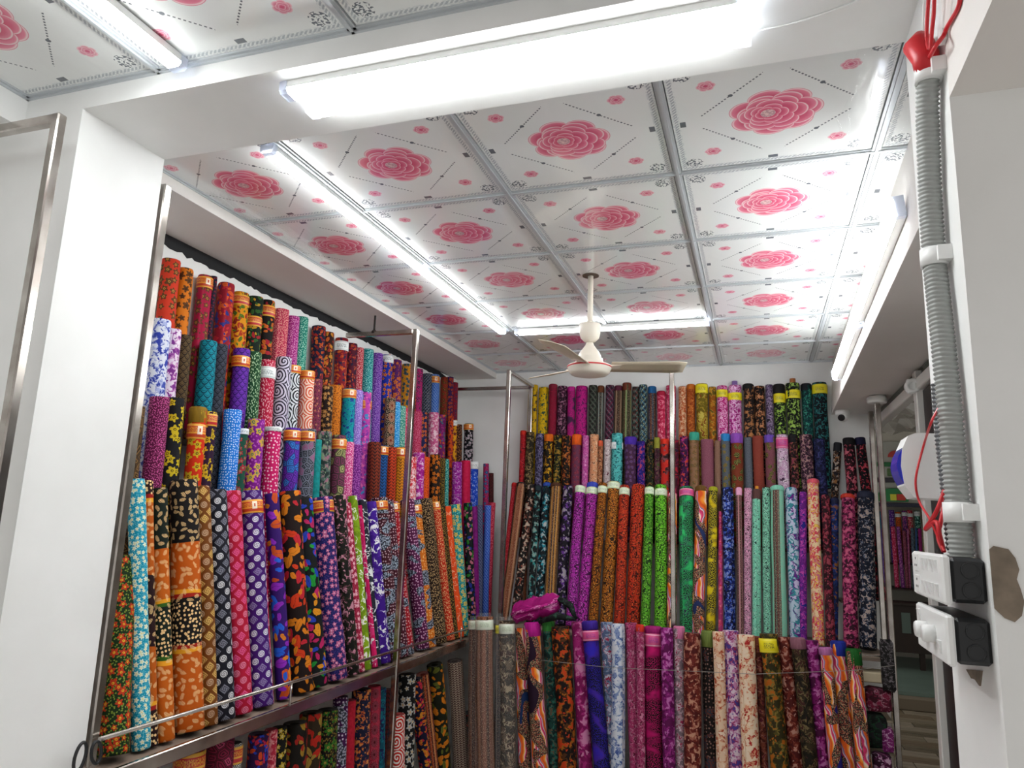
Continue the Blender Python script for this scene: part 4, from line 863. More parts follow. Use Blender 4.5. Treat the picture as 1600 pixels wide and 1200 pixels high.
# tier: (wall, plane at the top, plane at the foot, height of the foot, where it stands, longest radius, group)
TIER = {
 'L1': ('X', -.822, -.80, 1.80, 'left rack top row', .038, 'rolls in the top row of the left rack'),
 'L2': ('X', -.742, -.715, 1.46, 'left rack second row', .038, 'rolls in the second row of the left rack'),
 'L3': ('X', -.66, -.63, 1.11, 'left rack third row', .038, 'rolls in the third row of the left rack'),
 'L4': ('X', -.56, -.405, .763, 'behind left rack rail', .052, 'rolls behind the guard rail'),
 'L5': ('X', -.44, -.40, -.15, 'under left rack shelf', .05, 'rolls below the left rack shelf'),
 'B1': ('Y', 3.60, 3.585, 1.80, 'back rack top row', .05, 'rolls in the top row of the back rack'),
 'B2': ('Y', 3.51, 3.49, 1.40, 'back rack second row', .05, 'rolls in the second row of the back rack'),
 'B3': ('Y', 3.41, 3.12, .839, 'back rack third row', .055, 'rolls in the third row of the back rack'),
 'BC': ('Y', 3.54, 3.50, 1.10, 'back rack right end', .05, 'rolls at the right end of the back rack'),
 'B4': ('Y', 2.845, 2.765, -.15, 'back floor row', .06, 'rolls in the floor row before the back rack'),
 'N1': ('Y', 7.90, 7.90, 1.20, 'next room upper shelf', .05, 'rolls in the next room'),
 'N2': ('Y', 7.78, 7.70, .93, 'next room lower shelf', .05, 'rolls in the next room'),
}
END = {}
def end_mat(h):
    if h in END: return END[h]
    k = NB('cloth_layers', .8, 0, .2); x, y = k.xyz(k.uv()); c = lin(h)
    f = k.ma('GREATER_THAN', k.ma('FRACT', k.ma('MULTIPLY', x, 260.0)), .45)
    END[h] = k.col(k.mix(f, tuple(q*.45 for q in c[:3])+(1,), tuple(min(1, .1+q*.8) for q in c[:3])+(1,))); return END[h]
def capmat(h):
    key = ('cap', h)
    if key in _mats: return _mats[key]
    k = NB('plain_cloth', .7, 0, .25); c = lin(h)
    f = k.noise(k.vm('MULTIPLY', k.uv(), (60, 14, 0)), 1, 3, .6, .6, '2D'); k.bump(f, .5, .004)
    _mats[key] = k.col(k.ramp(f, [(.35, tuple(q*.8 for q in c[:3])+(1,)), (.65, tuple(min(1, q*1.12) for q in c[:3])+(1,))])); return _mats[key]
def roll_mesh(r, L, rng, mat, emat, ns=26):
    """rolled cloth: spiral section with a free edge, soft rounded rims, layered ends"""
    mb = MB(); nr = max(6, int(L/.07)); a0 = rng.uniform(-2.4, 2.4) if rng.random() < .6 else math.pi/2
    hs = [0, .006]+[L*i/nr for i in range(1, nr)]+[L-.007, L]
    ou, ov = rng.uniform(0, 3), rng.uniform(0, 3); p1, p2, p3 = [rng.uniform(0, 6) for _ in range(3)]
    wob = .02+rng.random()*.025
    for i, h in enumerate(hs):
        e = .94 if i in (0, len(hs)-1) else 1.0
        e *= 1+wob*.6*math.sin(h*11+p1)+wob*.35*math.sin(h*29+p2)
        cx, cy = .05*r*math.sin(h*5+p2), .05*r*math.cos(h*4+p3)
        for k in range(ns+1):
            t = k/ns; a = a0+2*math.pi*t
            q = r*e*(.93+.07*t)*(1+.022*math.sin(3*a+p1+h*6)+.012*math.sin(7*a+p2-h*15))
            mb.v.append((cx+q*math.cos(a), cy+q*math.sin(a), h))
    n = ns+1
    for i in range(len(hs)-1):
        for k in range(ns):
            U = [(ou+r*2*math.pi*k/ns, ov+hs[i]), (ou+r*2*math.pi*(k+1)/ns, ov+hs[i]), (ou+r*2*math.pi*(k+1)/ns, ov+hs[i+1]), (ou+r*2*math.pi*k/ns, ov+hs[i+1])]
            mb.face((i*n+k, i*n+k+1, (i+1)*n+k+1, (i+1)*n+k), U, True)
        mb.face((i*n+ns, i*n, (i+1)*n, (i+1)*n+ns), [(ou, ov)]*4, False)
    # ends: layered cloth sinking to the core
    for (ri, z, sgn) in ((len(hs)-1, L, 1), (0, 0, -1)):
        b = len(mb.v)
        for k in range(ns):
            a = a0+2*math.pi*k/ns; mb.v.append((r*.4*math.cos(a), r*.4*math.sin(a), z-sgn*.006))
        for k in range(ns):
            k2 = (k+1) % ns
            f = (ri*n+k, ri*n+k+1 if k+1 <= ns else ri*n, b+k2, b+k)
            mb.face(f if sgn > 0 else f[::-1], [(r, 0), (r, 0), (r*.4, 0), (r*.4, 0)], False, 1)
        mb.face([b+k for k in range(ns)] if sgn > 0 else [b+k for k in range(ns)][::-1], [(0, 0)]*ns, False, 1)
    return mb.mesh('fabric_roll', [mat, emat])
def sleeve(name, r, z0, z1, mat, par, lip=False, ns=26, seed=0):
    mb = MB(); rg = random.Random(seed); ph = rg.uniform(0, 6)
    prof = [(r*.96, z0), (r, z0+.002), (r, (z0+z1)/2), (r, z1-.003), (r*.95, z1)]
    if lip: prof += [(r*.8, z1+.006), (r*.5, z1+.003)]
    for (q, h) in prof:
        for k in range(ns+1):
            a = -math.pi/2-math.pi+2*math.pi*k/ns; w = 1+.012*math.sin(3*a+ph+h*9)
            mb.v.append((q*w*math.cos(a), q*w*math.sin(a), h))
    n = ns+1; L = z1-z0
    for i in range(len(prof)-1):
        for k in range(ns):
            U = []
            for (ii, kk) in ((i, k), (i, k+1), (i+1, k+1), (i+1, k)): U.append((r*2*math.pi*(kk/ns-.5), min(1, (prof[ii][1]-z0)/L) if not lip else prof[ii][1]))
            mb.face((i*n+k, i*n+k+1, (i+1)*n+k+1, (i+1)*n+k), U, True)
    if lip: e = (len(prof)-1)*n; mb.face([e+k for k in range(ns)])
    return obj(name, mb, mat, par)
CLEAR = NB('clear_plastic_wrap', .12, 0, .6); CLEAR.b.inputs['Alpha'].default_value = .07; CLEAR = CLEAR.col(lin('DDE2E2'))
def wrap(par, r, L, seed):
    mb = MB(); rg = random.Random(seed+400); ns, nr = 22, 16; ph = [rg.uniform(0, 6) for _ in range(4)]
    for i in range(nr+1):
        h = .01+(L+.012)*i/nr; e = 1.09 if i < nr else .75
        for k in range(ns):
            a = 2*math.pi*k/ns; q = r*e*(1+.05*math.sin(5*a+ph[0]+h*7)+.03*math.sin(9*a-h*21+ph[1])+.02*rg.random())
            mb.v.append((q*math.cos(a), q*math.sin(a), h))
    for i in range(nr):
        for k in range(ns): mb.face((i*ns+k, i*ns+(k+1) % ns, (i+1)*ns+(k+1) % ns, (i+1)*ns+k), None, True)
    return obj('plastic_wrap', mb, CLEAR, par)
rolls = {}
tier = None
for ln in ROLLS.strip().splitlines():
    if ln.startswith('#'): tier = ln[1:]; rolls[tier] = []; continue
    p = ln.split(';'); xl, xr, yt = [float(q) for q in p[0].split()]; kd = p[3].split()
    o = dict(q.split('=', 1) for q in p[4:])
    rolls[tier].append(dict(xl=xl, xr=xr, yt=yt, col=p[1], wth=p[2], kind=kd[0], sc=float(kd[1]), cols=kd[2:], o=o))
seen_labels = set()
STG = {'B1': .012, 'B2': .012, 'B3': .02, 'BC': .012, 'B4': .05}   # every other roll stands a little forward
for tn, rs in rolls.items():
    ax, pt, pb, zb, where, rmax, grp = TIER[tn]
    for q in rs:
        q['sh'] = 0
        if ax == 'X':
            # toward the back corner the left rows step forward of the wall
            q['sh'] = max(0, ((q['xl']+q['xr'])/2-690)/90)*.165 if tn != 'L5' else 0
            px_ = pt+q['sh']
            YL, YR = at(q['xl'], q['yt'], 'X', px_).y, at(q['xr'], q['yt'], 'X', px_).y
            q['zt'] = at((q['xl']+q['xr'])/2, q['yt'], 'X', px_).z
            d = Vector((px_-CAM.x, YR-CAM.y)).normalized(); sa = abs(d.x)
            q['r'] = min(rmax, max(.018, (YR-YL)/2*1.02))
            q['c'] = min(3.59, YR-q['r']/sa)
        else:
            XL, XR = at(q['xl'], q['yt'], 'Y', pt).x, at(q['xr'], q['yt'], 'Y', pt).x
            q['zt'] = at((q['xl']+q['xr'])/2, q['yt'], 'Y', pt).z
            q['r'] = min(rmax, max(.014, (XR-XL)/2*(1.2 if tn == 'B4' else 1.06 if tn == 'B3' else 1.03))); q['c'] = (XL+XR)/2
        q['r'] *= float(q['o'].get('r', 1))
    for a, b_ in zip(rs, rs[1:]):
        gap = b_['c']-a['c']; s_ = (a['r']+b_['r'])*1.05
        if ax == 'Y' and tn[0] == 'B': gap = math.hypot(gap, STG[tn])
        if gap < s_ and gap > 0:
            f = max(.62, gap/s_); a['rn'] = min(a.get('rn', 9), a['r']*f); b_['rn'] = min(b_.get('rn', 9), b_['r']*f)
    for idx, q in enumerate(rs):
        r = max(.013, min(q['r'], q.get('rn', 9)))
        if 'R' in q['o']: r = float(q['o']['R'])
        pbx = pb+(q['sh'] if tn != 'L4' else 0)
        T = Vector((pt+q['sh'], q['c'], q['zt'])) if ax == 'X' else Vector((q['c'], pt, q['zt']))
        B = Vector((pbx, q['c'], zb)) if ax == 'X' else Vector((q['c'], pb, zb))
        if tn in STG and idx % 2: T.y -= STG[tn]; B.y -= STG[tn]
        if 'b' in q['o']:
            bx, by = [float(z) for z in q['o']['b'].split(',')]
            P0 = at(bx, by, ax, pb)
            if ax == 'X': P0.x = pb
            B = T+(P0-T)*((zb-T.z)/(P0.z-T.z))
            if ax == 'X': B.x = pb
            else: B.y = pb-(STG.get(tn, 0) if idx % 2 else 0)
            B.z = zb
        q['T'], q['B'], q['rr'] = T, B, r
    for a, b_ in zip(rs, rs[1:]):
        s_ = a['rr']+b_['rr']; dm = min((a['T'].lerp(a['B'], t)-b_['T'].lerp(b_['B'], t)).length for t in (0, .25, .5, .75, 1))
        if dm < s_*1.03:
            f = max(.93 if tn in ('B3', 'B4') else .8, dm/(s_*1.03)); a['rs'] = min(a.get('rs', 1), f); b_['rs'] = min(b_.get('rs', 1), f)
    for idx, q in enumerate(rs):
        T, B, r = q['T'], q['B'], q['rr']*q.get('rs', 1)
        rng = random.Random(idx*131+sum(map(ord, tn))*977)
        mat = fabric(q['kind'], q['sc'], q['cols']); emat = end_mat(q['cols'][0])
        d = T-B; z = d.normalized(); B = B+z*(r*1.06*math.sqrt(max(0, 1-z.z*z.z))/z.z+.002)/z.z; d = T-B; L = d.length
        toc = (CAM-B); toc = toc-z*toc.dot(z); yv = -toc.normalized(); xv = yv.cross(z)
        mw = Matrix((xv, yv, z)).transposed().to_4x4(); mw.translation = B
        ob = link('fabric_roll', roll_mesh(r, L, rng, mat, emat, 26 if tn[0] != 'N' else 14), None, mw=mw)
        w = q['wth'].replace(' and a ', ' and ').replace(' and an ', ' and '); w = '' if w == 'no print' else ' with '+w
        lab = '%s fabric roll%s, %s' % (q['col'], w, where)
        if q['col'].startswith('plain'): lab = lab.replace('plain ', '', 1).replace('fabric roll', 'unpatterned fabric roll', 1)
        assert lab not in seen_labels, lab
        assert len(lab.split()) <= 16, lab
        seen_labels.add(lab); tag(ob, lab, 'fabric roll', grp)
        top = L
        if 'C' in q['o']:
            h, ln_ = q['o']['C'].split('@'); sleeve('end_wrap', r*1.035, L-float(ln_), L+.004, capmat(h), ob, True, seed=idx)
        if 'L' in q['o']:
            lb = q['o']['L'].split('@'); off, hh = (lb[1].split(':')+['.05'])[:2]
            off, hh = float(off)*1.0, float(hh); sleeve('label_band', r*1.05, L-off-hh, L-off, band_mat(lb[0]), ob, seed=idx+50)
        if 'P' in q['o']:
            wrap(ob, r, L, idx)
        if 'K' in q['o']:
            obj('core_tube', MB().lathe([(r*.42, L-.02), (r*.42, L+.035), (r*.3, L+.035), (r*.3, L+.01)], n=14), plain('core_'+q['o']['K'], q['o']['K'], .7), ob)
# hidden stepped boards that carry the upper rows
for z_, x1 in ((1.11, -.59), (1.46, -.692), (1.80, -.777)):
    obj('step_board', MB().box(-.868, .05, z_-.018, x1, 3.6, z_-.001), BOARD, rack)
for z_, y0 in ((1.10, 3.45), (1.40, 3.455), (1.80, 3.55)):
    x0 = 1.93 if z_ == 1.10 else -.15
    obj('step_board', MB().box(x0, y0, z_-.018, 2.10 if z_ == 1.10 else 1.92, 3.648, z_-.001), BOARD, bk)

# ------------------------------------------------------------------ ceiling fan
FC = Vector((.71, 1.553, 0))
fan = thing('ceiling_fan', 'cream three blade ceiling fan hanging from the rose ceiling', 'fan', loc=FC)
CREAM = plain('cream_enamel', 'EFE8DA', .3); BLADE = plain('aged_cream_blade', 'D6CAB2', .4, var=.08, sc=9)
obj('down_rod', MB().tube([(0, 0, 2.40), (0, 0, 2.705)], .0135, 16), CREAM, fan)
obj('rod_hole', MB().lathe([(.04, 2.694), (.04, 2.699)], n=20), plain('rusty_hole', '5A4A40', .8), fan)
obj('canopy', MB().lathe([(.05, 2.452), (.052, 2.446), (.05, 2.41), (.044, 2.385), (.028, 2.368), (.014, 2.362)], n=36), CREAM, fan)
obj('motor', MB().lathe([(.016, 2.362), (.02, 2.35), (.03, 2.335), (.046, 2.315), (.055, 2.296), (.055, 2.288), (.062, 2.284), (.065, 2.270), (.072, 2.262), (.098, 2.252), (.104, 2.244), (.104, 2.236), (.098, 2.226), (.096, 2.216), (.085, 2.206), (.06, 2.200), (.0, 2.199)], n=44), CREAM, fan)
obj('trim_ring', MB().lathe([(.1045, 2.246), (.1055, 2.244), (.1055, 2.241), (.1045, 2.239)], n=44), RED, fan)
for a in (20, 141, 260):
    a = math.radians(a); c, s = math.cos(a), math.sin(a)
    def W(r_, w_, h_): return (r_*c - w_*s, r_*s + w_*c, h_)
    mb = MB(); N = 8; pr = []
    for i in range(N+1):
        t = i/N; r_ = .10+.355*t; w0 = .045+.018*t
        if i == N: w0 *= .72
        pr.append((r_, w0, 2.244+.012*t))
    for i, (r_, w_, h_) in enumerate(pr):
        for (sw, dz) in ((-1, .011), (-.35, .004), (.4, -.003), (1, -.012)):
            mb.v.append(W(r_, w_*sw, h_+.006+dz*1.2)); 
    for (r_, w_, h_) in pr:
        for (sw, dz) in ((-1, .011), (-.35, .004), (.4, -.003), (1, -.012)): mb.v.append(W(r_, w_*sw, h_+.0038+dz*1.2))
    M = 4*(N+1)
    for i in range(N):
        for k in range(3):
            q = (i*4+k, i*4+k+1, i*4+k+5, i*4+k+4); mb.face(q, None, True); mb.face([x+M for x in q][::-1], None, True)
        for k in (0, 3): q = (i*4+k, i*4+4+k, M+i*4+4+k, M+i*4+k); mb.face(q)
    mb.face((0, 1, 2, 3, M+3, M+2, M+1, M)); e = N*4; mb.face((e, e+1, e+2, e+3, M+e+3, M+e+2, M+e+1, M+e))
    bl = obj('blade', mb, BLADE, fan, True)
    obj('blade_bracket', MB().hexa([W(.085, -.018, 2.246), W(.155, -.022, 2.256), W(.155, .022, 2.246), W(.085, .018, 2.240), W(.085, -.018, 2.254), W(.155, -.022, 2.264), W(.155, .022, 2.254), W(.085, .018, 2.248)]), CREAM, bl, True)

# ------------------------------------------------------------------ column: conduit, wires, siren, switch boards
cp = [(1450, 112), (1449, 180), (1453, 300), (1459, 400), (1472, 520), (1484, 640), (1494, 760), (1503, 872)]
cpts = []
for x, y in cp: p = at(x, y, 'X', 1.776); cpts.append(Vector((1.776, p.y, p.z)))
con = thing('flexible_conduit', 'grey corrugated conduit pipe running down the right column', 'conduit')
pa, rr = [], []
for i in range(len(cpts)-1):
    n = max(2, int((cpts[i+1]-cpts[i]).length/.0021))
    for j in range(n): pa.append(cpts[i].lerp(cpts[i+1], j/n))
for i in range(len(pa)): rr.append(.0205 if i % 4 in (0, 1) else .0180)
obj('corrugated_pipe', MB().tube(pa, rr, 18), GREYPL, con)
def near(z): return min(pa, key=lambda p: abs(p.z-z))
for (x, y) in ((1450, 116), (1460, 402), (1497, 800)):
    z = at(x, y, 'X', 1.776).z; p = near(z)
    obj('saddle_clip', MB().lathe([(.0235, -.017), (.0235, .017)], p, n=22).box(p.x, p.y-.034, p.z-.014, 1.80, p.y+.034, p.z+.014), PLASTIC, con)
top = pa[0]
tp = MB().tube([top+Vector((.0, 0, -.004)), top+Vector((-.002, 0, .03)), top+Vector((-.010, .01, .065)), top+Vector((-.004, .012, .088))], [.0225, .024, .027, .012], 16)
tape = obj('red_tape', tp, RED, con)
obj('white_pipe', MB().tube([top+Vector((.008, .075, .09)), top+Vector((-.004, .02, .06))], .024, 16), PLASTIC, con)
c2 = []
for x, y in ((1464, 600), (1470, 680), (1479, 760), (1489, 862)): p = at(x, y, 'X', 1.787); c2.append(Vector((1.787, p.y+.0, p.z)))
pb_ = []
for i in range(len(c2)-1):
    n = max(2, int((c2[i+1]-c2[i]).length/.0021))
    for j in range(n): pb_.append(c2[i].lerp(c2[i+1], j/n))
tag(obj('flexible_conduit', MB().tube(pb_, [.0115 if i % 4 in (0, 1) else .0095 for i in range(len(pb_))], 14), plain('dark_conduit_plastic', '5E6164', .45)), 'thinner dark conduit tucked behind the grey conduit pipe', 'conduit')
def wire(label, px, r=.0028, mat=RED, grp='red wires'):
    pts = [at(x, y, ax, v) for (x, y, ax, v) in px]; out = []
    P = [pts[0]]+pts+[pts[-1]]
    for i in range(1, len(P)-2):
        for j in range(8):
            t = j/8; a, b, c, d = P[i-1], P[i], P[i+1], P[i+2]
            out.append(.5*((2*b)+(c-a)*t+(2*a-5*b+4*c-d)*t*t+(3*b-a-3*c+d)*t**3))
    out.append(pts[-1])
    return tag(obj('wire', MB().tube(out, r, 8), mat), label, 'wire', grp)
xc = 1.774
wire('red wire rising left of the taped conduit end', [(1452, 78, 'X', xc), (1448, 60, 'X', xc), (1449, 25, 'X', xc), (1452, -20, 'X', xc)], .0036)
wire('red wire pair rising above the taped conduit end', [(1454, 78, 'X', xc), (1456, 50, 'X', xc), (1459, 20, 'X', xc), (1460, -20, 'X', xc)], .0036)
wire('thin red wire branching to the right beam', [(1453, 88, 'X', xc), (1462, 72, 'X', xc), (1474, 56, 'X', 1.79), (1480, 42, 'X', 1.794), (1497, 12, 'X', 1.796), (1502, -15, 'X', 1.796)], .004)
wire('white wire beside the red wires at the top', [(1448, 70, 'X', xc), (1443, 50, 'X', xc), (1443, 20, 'X', xc), (1445, -20, 'X', xc)], .002, PLASTIC)
wire('red wire looping over the white siren box', [(1470, 545, 'X', 1.79), (1471, 620, 'X', 1.786), (1455, 660, 'X', 1.74), (1445, 690, 'Y', -.125), (1433, 735, 'Y', -.125), (1431, 760, 'Y', -.125), (1437, 785, 'Y', -.125), (1452, 810, 'X', 1.75), (1468, 845, 'X', 1.76), (1476, 862, 'X', 1.76)], .0022)
wire('thick red wire entering the upper switch board', [(1476, 766, 'X', 1.77), (1463, 800, 'X', 1.755), (1446, 827, 'X', 1.75), (1462, 815, 'X', 1.755), (1468, 835, 'X', 1.757), (1475, 862, 'X', 1.765)], .004)
wire('second thick red wire behind the siren', [(1478, 780, 'X', 1.785), (1470, 815, 'X', 1.77), (1466, 840, 'X', 1.765), (1474, 860, 'X', 1.765)], .004)
wire('grey cable stapled across the cross beam soffit', [(1160, 52, 'Z', 2.625), (1205, 44, 'Z', 2.62), (1260, 30, 'Z', 2.624), (1345, 0, 'Z', 2.624), (1420, -30, 'Z', 2.624)], .0022, PLASTIC, 'cables')
obj_clip = tag(obj('cable_clip', MB().rbox(1.788, *(lambda p: (p.y-.012, p.z-.012, 1.80, p.y+.012, p.z+.012))(at(1474, 57, 'X', 1.795)), .003), PLASTIC), 'white clip holding the branching red wire', 'clip')

si = thing('siren', 'white siren box with blue lens mounted on the column', 'siren')
z0, z1 = 1.583, 1.712
mb = MB(); prof = [(1.80, z0), (1.80, z1), (1.752, z1+.002), (1.738, z1-.004), (1.726, z1-.03), (1.722, (z0+z1)/2), (1.726, z0+.026), (1.742, z0+.002)]
mb.prism(prof, 'Y', -.10, -.02); obj('box', mb, PLASTIC, si, True)
mb = MB(); n = 12
arc = [(1.732-.017*math.sin(math.pi*i/n), z0+.018+.092*i/n) for i in range(n+1)]
mb.prism(arc+[(1.734, z1-.02), (1.734, z0+.02)], 'Y', -.098, -.022)
LENS = NB('blue_lens', .15); LENS.b.inputs['Transmission Weight'].default_value = .25; LENS = LENS.col(lin('1220C8'))
obj('lens', mb, LENS, si, True)
def board(label, za, zb, far, near_, switches):
    t = thing('switch_board', label, 'switch board', 'switch boards on the right column')
    obj('back_box', MB().rbox(1.748, near_, za+.004, 1.80, far, zb-.004, .006), BLACKP, t)
    obj('face_plate', MB().rbox(1.734, near_-.004, za, 1.748, far+.004, zb, .004), PLASTIC, t)
    for zc in ((za*.7+zb*.3), (za*.3+zb*.7)):
        obj('knockout', MB().lathe([(.014, 0), (.014, .0015), (.0115, .0015), (.0115, .0005)], (1.777, near_, zc), 'Y', 24), BLACKP, t)
    H_ = zb-za; W_ = far-near_
    for (kind, u, v) in switches:
        y = near_+W_*u; z = za+H_*v
        if kind == 's':
            obj('rocker_switch', MB().hexa([(1.7335, y-.008, z-.011), (1.736, y-.008, z-.011), (1.736, y+.008, z-.011), (1.7335, y+.008, z-.011), (1.729, y-.008, z+.011), (1.736, y-.008, z+.011), (1.736, y+.008, z+.011), (1.729, y+.008, z+.011)]), PLASTIC, t, True)
        elif kind == 'k':
            o = obj('socket', MB().rbox(1.732, y-.017, z-.016, 1.735, y+.017, z+.016, .001), PLASTIC, t)
            hb = MB()
            for dy, dz in ((0, .008), (-.007, -.005), (.007, -.005)): hb.lathe([(.0024, 0), (.0024, .0006)], (1.7321, y+dy, z+dz), 'X', 10)
            obj('pin_holes', hb, BLACKP, o)
        else:
            obj('regulator_knob', MB().lathe([(.015, 0), (.0145, .018), (.0125, .021), (0, .021)], (1.735, y, z), 'X', 24), PLASTIC, t)
board('upper white switch board with two rows of rockers', 1.400, 1.481, -.082, -.318, [('s', .14, .75), ('s', .28, .75), ('s', .44, .75), ('s', .58, .75), ('s', .14, .25), ('s', .28, .25), ('s', .42, .25), ('s', .58, .25), ('k', .82, .75), ('k', .82, .27)])
board('lower white switch board with two round knobs', 1.303, 1.384, -.088, -.318, [('r', .36, .5), ('r', .62, .5), ('s', .86, .75), ('s', .18, .3)])

# ------------------------------------------------------------------ security camera
sc = thing('security_camera', 'small white dome security camera under the right beam', 'camera')
p = at(1310, 655, 'Z', 2.30); p.y = 3.45; p.x = 1.995
obj('base', MB().lathe([(.042, 2.314), (.044, 2.306), (.044, 2.285), (.036, 2.278)], (p.x, p.y, 0), n=28), PLASTIC, sc)
obj('ball', MB().lathe([(.0, -.036)]+[(.036*math.sin(math.pi*i/10), -.036*math.cos(math.pi*i/10)) for i in range(1, 10)]+[(0.0, .036)], (p.x+.004, p.y-.006, 2.270), n=24), PLASTIC, sc)
dv = (CAM-Vector((p.x, p.y, 2.27))); dv = (dv.normalized()+Vector((-.5, 0, -.25))).normalized(); q0 = Vector((p.x+.004, p.y-.006, 2.270))
obj('lens', MB().tube([q0+dv*.022, q0+dv*.037, q0+dv*.039], [.024, .021, .016], 20), BLACKP, sc)

# ------------------------------------------------------------------ doorway and next room
ALU = plain('white_aluminium', 'D9D8D4', .4, .1)
d1 = thing('door_1', 'white aluminium door frame under the right beam', 'door', kind='structure')
obj('jamb', MB().rbox(2.185, 2.135, -.15, 2.235, 2.20, 2.30, .004), ALU, d1)
obj('header', MB().rbox(2.19, 1.2, 2.205, 2.24, 3.62, 2.265, .004), ALU, d1)
GLASS = NB('dark_green_glass', .05); GLASS.b.inputs['Alpha'].default_value = .8; GLASS = GLASS.col(lin('2A4A3A'))
obj('transom_pane', MB().box(2.212, 1.2, 2.265, 2.218, 3.62, 2.315), GLASS, d1)
obj('door_leaf', MB().rbox(2.21, 1.0, -.01, 2.25, 2.12, 2.20, .004), plain('black_door_edge', '0E0C0C', .5), d1)
obj('lock_bracket', MB().lathe([(.035, 0), (.035, .04), (.018, .04), (.018, .01)], (2.175, 2.17, 2.225), 'Y', 24).rbox(2.15, 2.14, 2.19, 2.24, 2.17, 2.26, .004), PLASTIC, d1)
struct('wall_right', MB().box(2.26, -.03, 0, 2.36, 1.0, 2.9), WHITE, 'white right wall behind the column', 'wall')
NXT = plain('next_room_wall', 'C9C4B8', .7, var=.08, sc=2)
struct('wall_far', MB().box(2.2, 8.15, 0, 5.2, 8.3, 2.9), NXT, 'far wall of the next room seen through the doorway', 'wall')
struct('wall_side', MB().box(4.6, 1.0, 0, 4.8, 8.2, 2.9), NXT, 'side wall of the next room', 'wall')
struct('ceiling', MB().box(2.25, 1.0, 2.78, 4.7, 8.2, 2.9), plain('next_room_ceiling', 'B8B6B0', .7), 'plain ceiling of the next room', 'ceiling')
struct('floor_platform', MB().box(2.2, 6.0, 0, 4.6, 8.15, .13), plain('grey_green_platform', '6E8278', .35, var=.15, sc=5), 'grey green raised floor in the next room', 'platform')
tag(obj('step_edge', MB().rbox(2.3, 5.86, 0, 3.0, 6.0, .10, .006), plain('step_wood', '7A6E5C', .6)), 'narrow wooden step before the raised platform', 'step')
batten('added unseen light batten that brightens the next room', (3.4, 4.6, 2.78), (3.4, 5.77, 2.78))  # added lamp, hidden above the door header, only to light the next room
nr = thing('wall_shelf', 'dark wooden shelf unit in the next room', 'shelf unit')
for z in (.915, 1.185): obj('shelf', MB().box(2.4, 7.55 if z < 1 else 7.84, z, 4.4, 8.14, z+.014), DARKW, nr)
obj('fascia', MB().box(2.4, 7.60, 1.86, 4.4, 7.63, 2.70), NXT, nr); obj('side_panel', MB().box(4.38, 7.55, .13, 4.41, 8.14, 2.70), DARKW, nr); obj('side_panel', MB().box(2.39, 7.55, .13, 2.42, 8.14, 2.70), DARKW, nr)
ct = thing('counter', 'dark brown wooden counter below the far rolls', 'counter')
obj('top', MB().rbox(2.6, 7.2, .78, 4.2, 7.52, .81, .004), DARKW, ct)
obj('front', MB().box(2.62, 7.24, .30, 4.18, 7.50, .78), DARKW, ct)
for x in (2.7, 3.05, 3.4, 4.1): obj('leg', MB().box(x-.025, 7.26, .13, x+.025, 7.31, .30), DARKW, ct)
a_, b_ = at(1408, 957, 'Y', 7.23), at(1424, 990, 'Y', 7.23)
tag(obj('notice', MB().box(a_.x, 7.225, b_.z, b_.x, 7.238, a_.z), plain('dim_notice', '5A6A62', .5)), 'small pale notice on the counter front', 'notice')
def slab(name, label, cat, x0, y0, x1, y1, Y, th, mat, grp=None):
    a, b = at(x0, y0, 'Y', Y), at(x1, y1, 'Y', Y); return tag(obj(name, MB().rbox(a.x, Y, b.z, b.x, Y+th, a.z, .004), mat), label, cat, grp)
slab('sign_board', 'dark lettered strip above the far rolls', 'sign', 1370, 785, 1449, 793, 7.57, .03, plain('navy_sign', '22223A', .4))
gb = thing('sign_board', 'green rounded sign with yellow and red panels in next room', 'sign')
a, b = at(1372, 764, 'Y', 7.5), at(1420, 784, 'Y', 7.5); mb = MB(); cx = (a.x+b.x)/2; w = (b.x-a.x)/2
mb.prism([(a.x, b.z), (b.x, b.z)]+[(cx+w*math.cos(math.pi*i/12), a.z-.06+.07*math.sin(math.pi*i/12)) for i in range(13)], 'Y', 7.5, 7.56)
obj('panel', mb, plain('sign_green', '14783C', .35), gb, True)
for x0, x1, h, nm in ((1376, 1381, 'D8D86A', 'print_panel'), (1391, 1401, 'D8D23A', 'print_panel'), (1401, 1415, 'C83A2A', 'print_panel')):
    p0, p1 = at(x0, 772, 'Y', 7.49), at(x1, 782, 'Y', 7.49); obj(nm, MB().box(p0.x, 7.488, p1.z, p1.x, 7.5, p0.z), plain('print_'+h, h, .4), gb)
slab('sign_board', 'green band across a pale board in next room', 'sign', 1370, 722, 1412, 729, 7.54, .02, plain('band_green', '1E6A3A', .4))
slab('sign_board', 'pale board with coloured bands in next room', 'sign', 1368, 690, 1420, 763, 7.56, .04, plain('board_pale', 'A8A8A0', .5))
slab('sign_board', 'dark lettered band low on the pale board', 'sign', 1370, 746, 1410, 754, 7.54, .02, plain('band_dark', '2E2A34', .4))
slab('sign_board', 'rounded plate of blue green and gold on the pale board', 'sign', 1386, 732, 1406, 744, 7.54, .02, plain('band_olive', '4A6A3A', .4))
p = at(1399, 714, 'Y', 7.53); tag(obj('sign_emblem', MB().prism([(p.x+.075*math.cos(math.pi*i/14), p.z+.075*math.sin(math.pi*i/14)) for i in range(15)], 'Y', 7.54, 7.56), plain('emblem_red', 'B83A34', .4), None, True), 'red half round emblem on the pale board', 'sign')
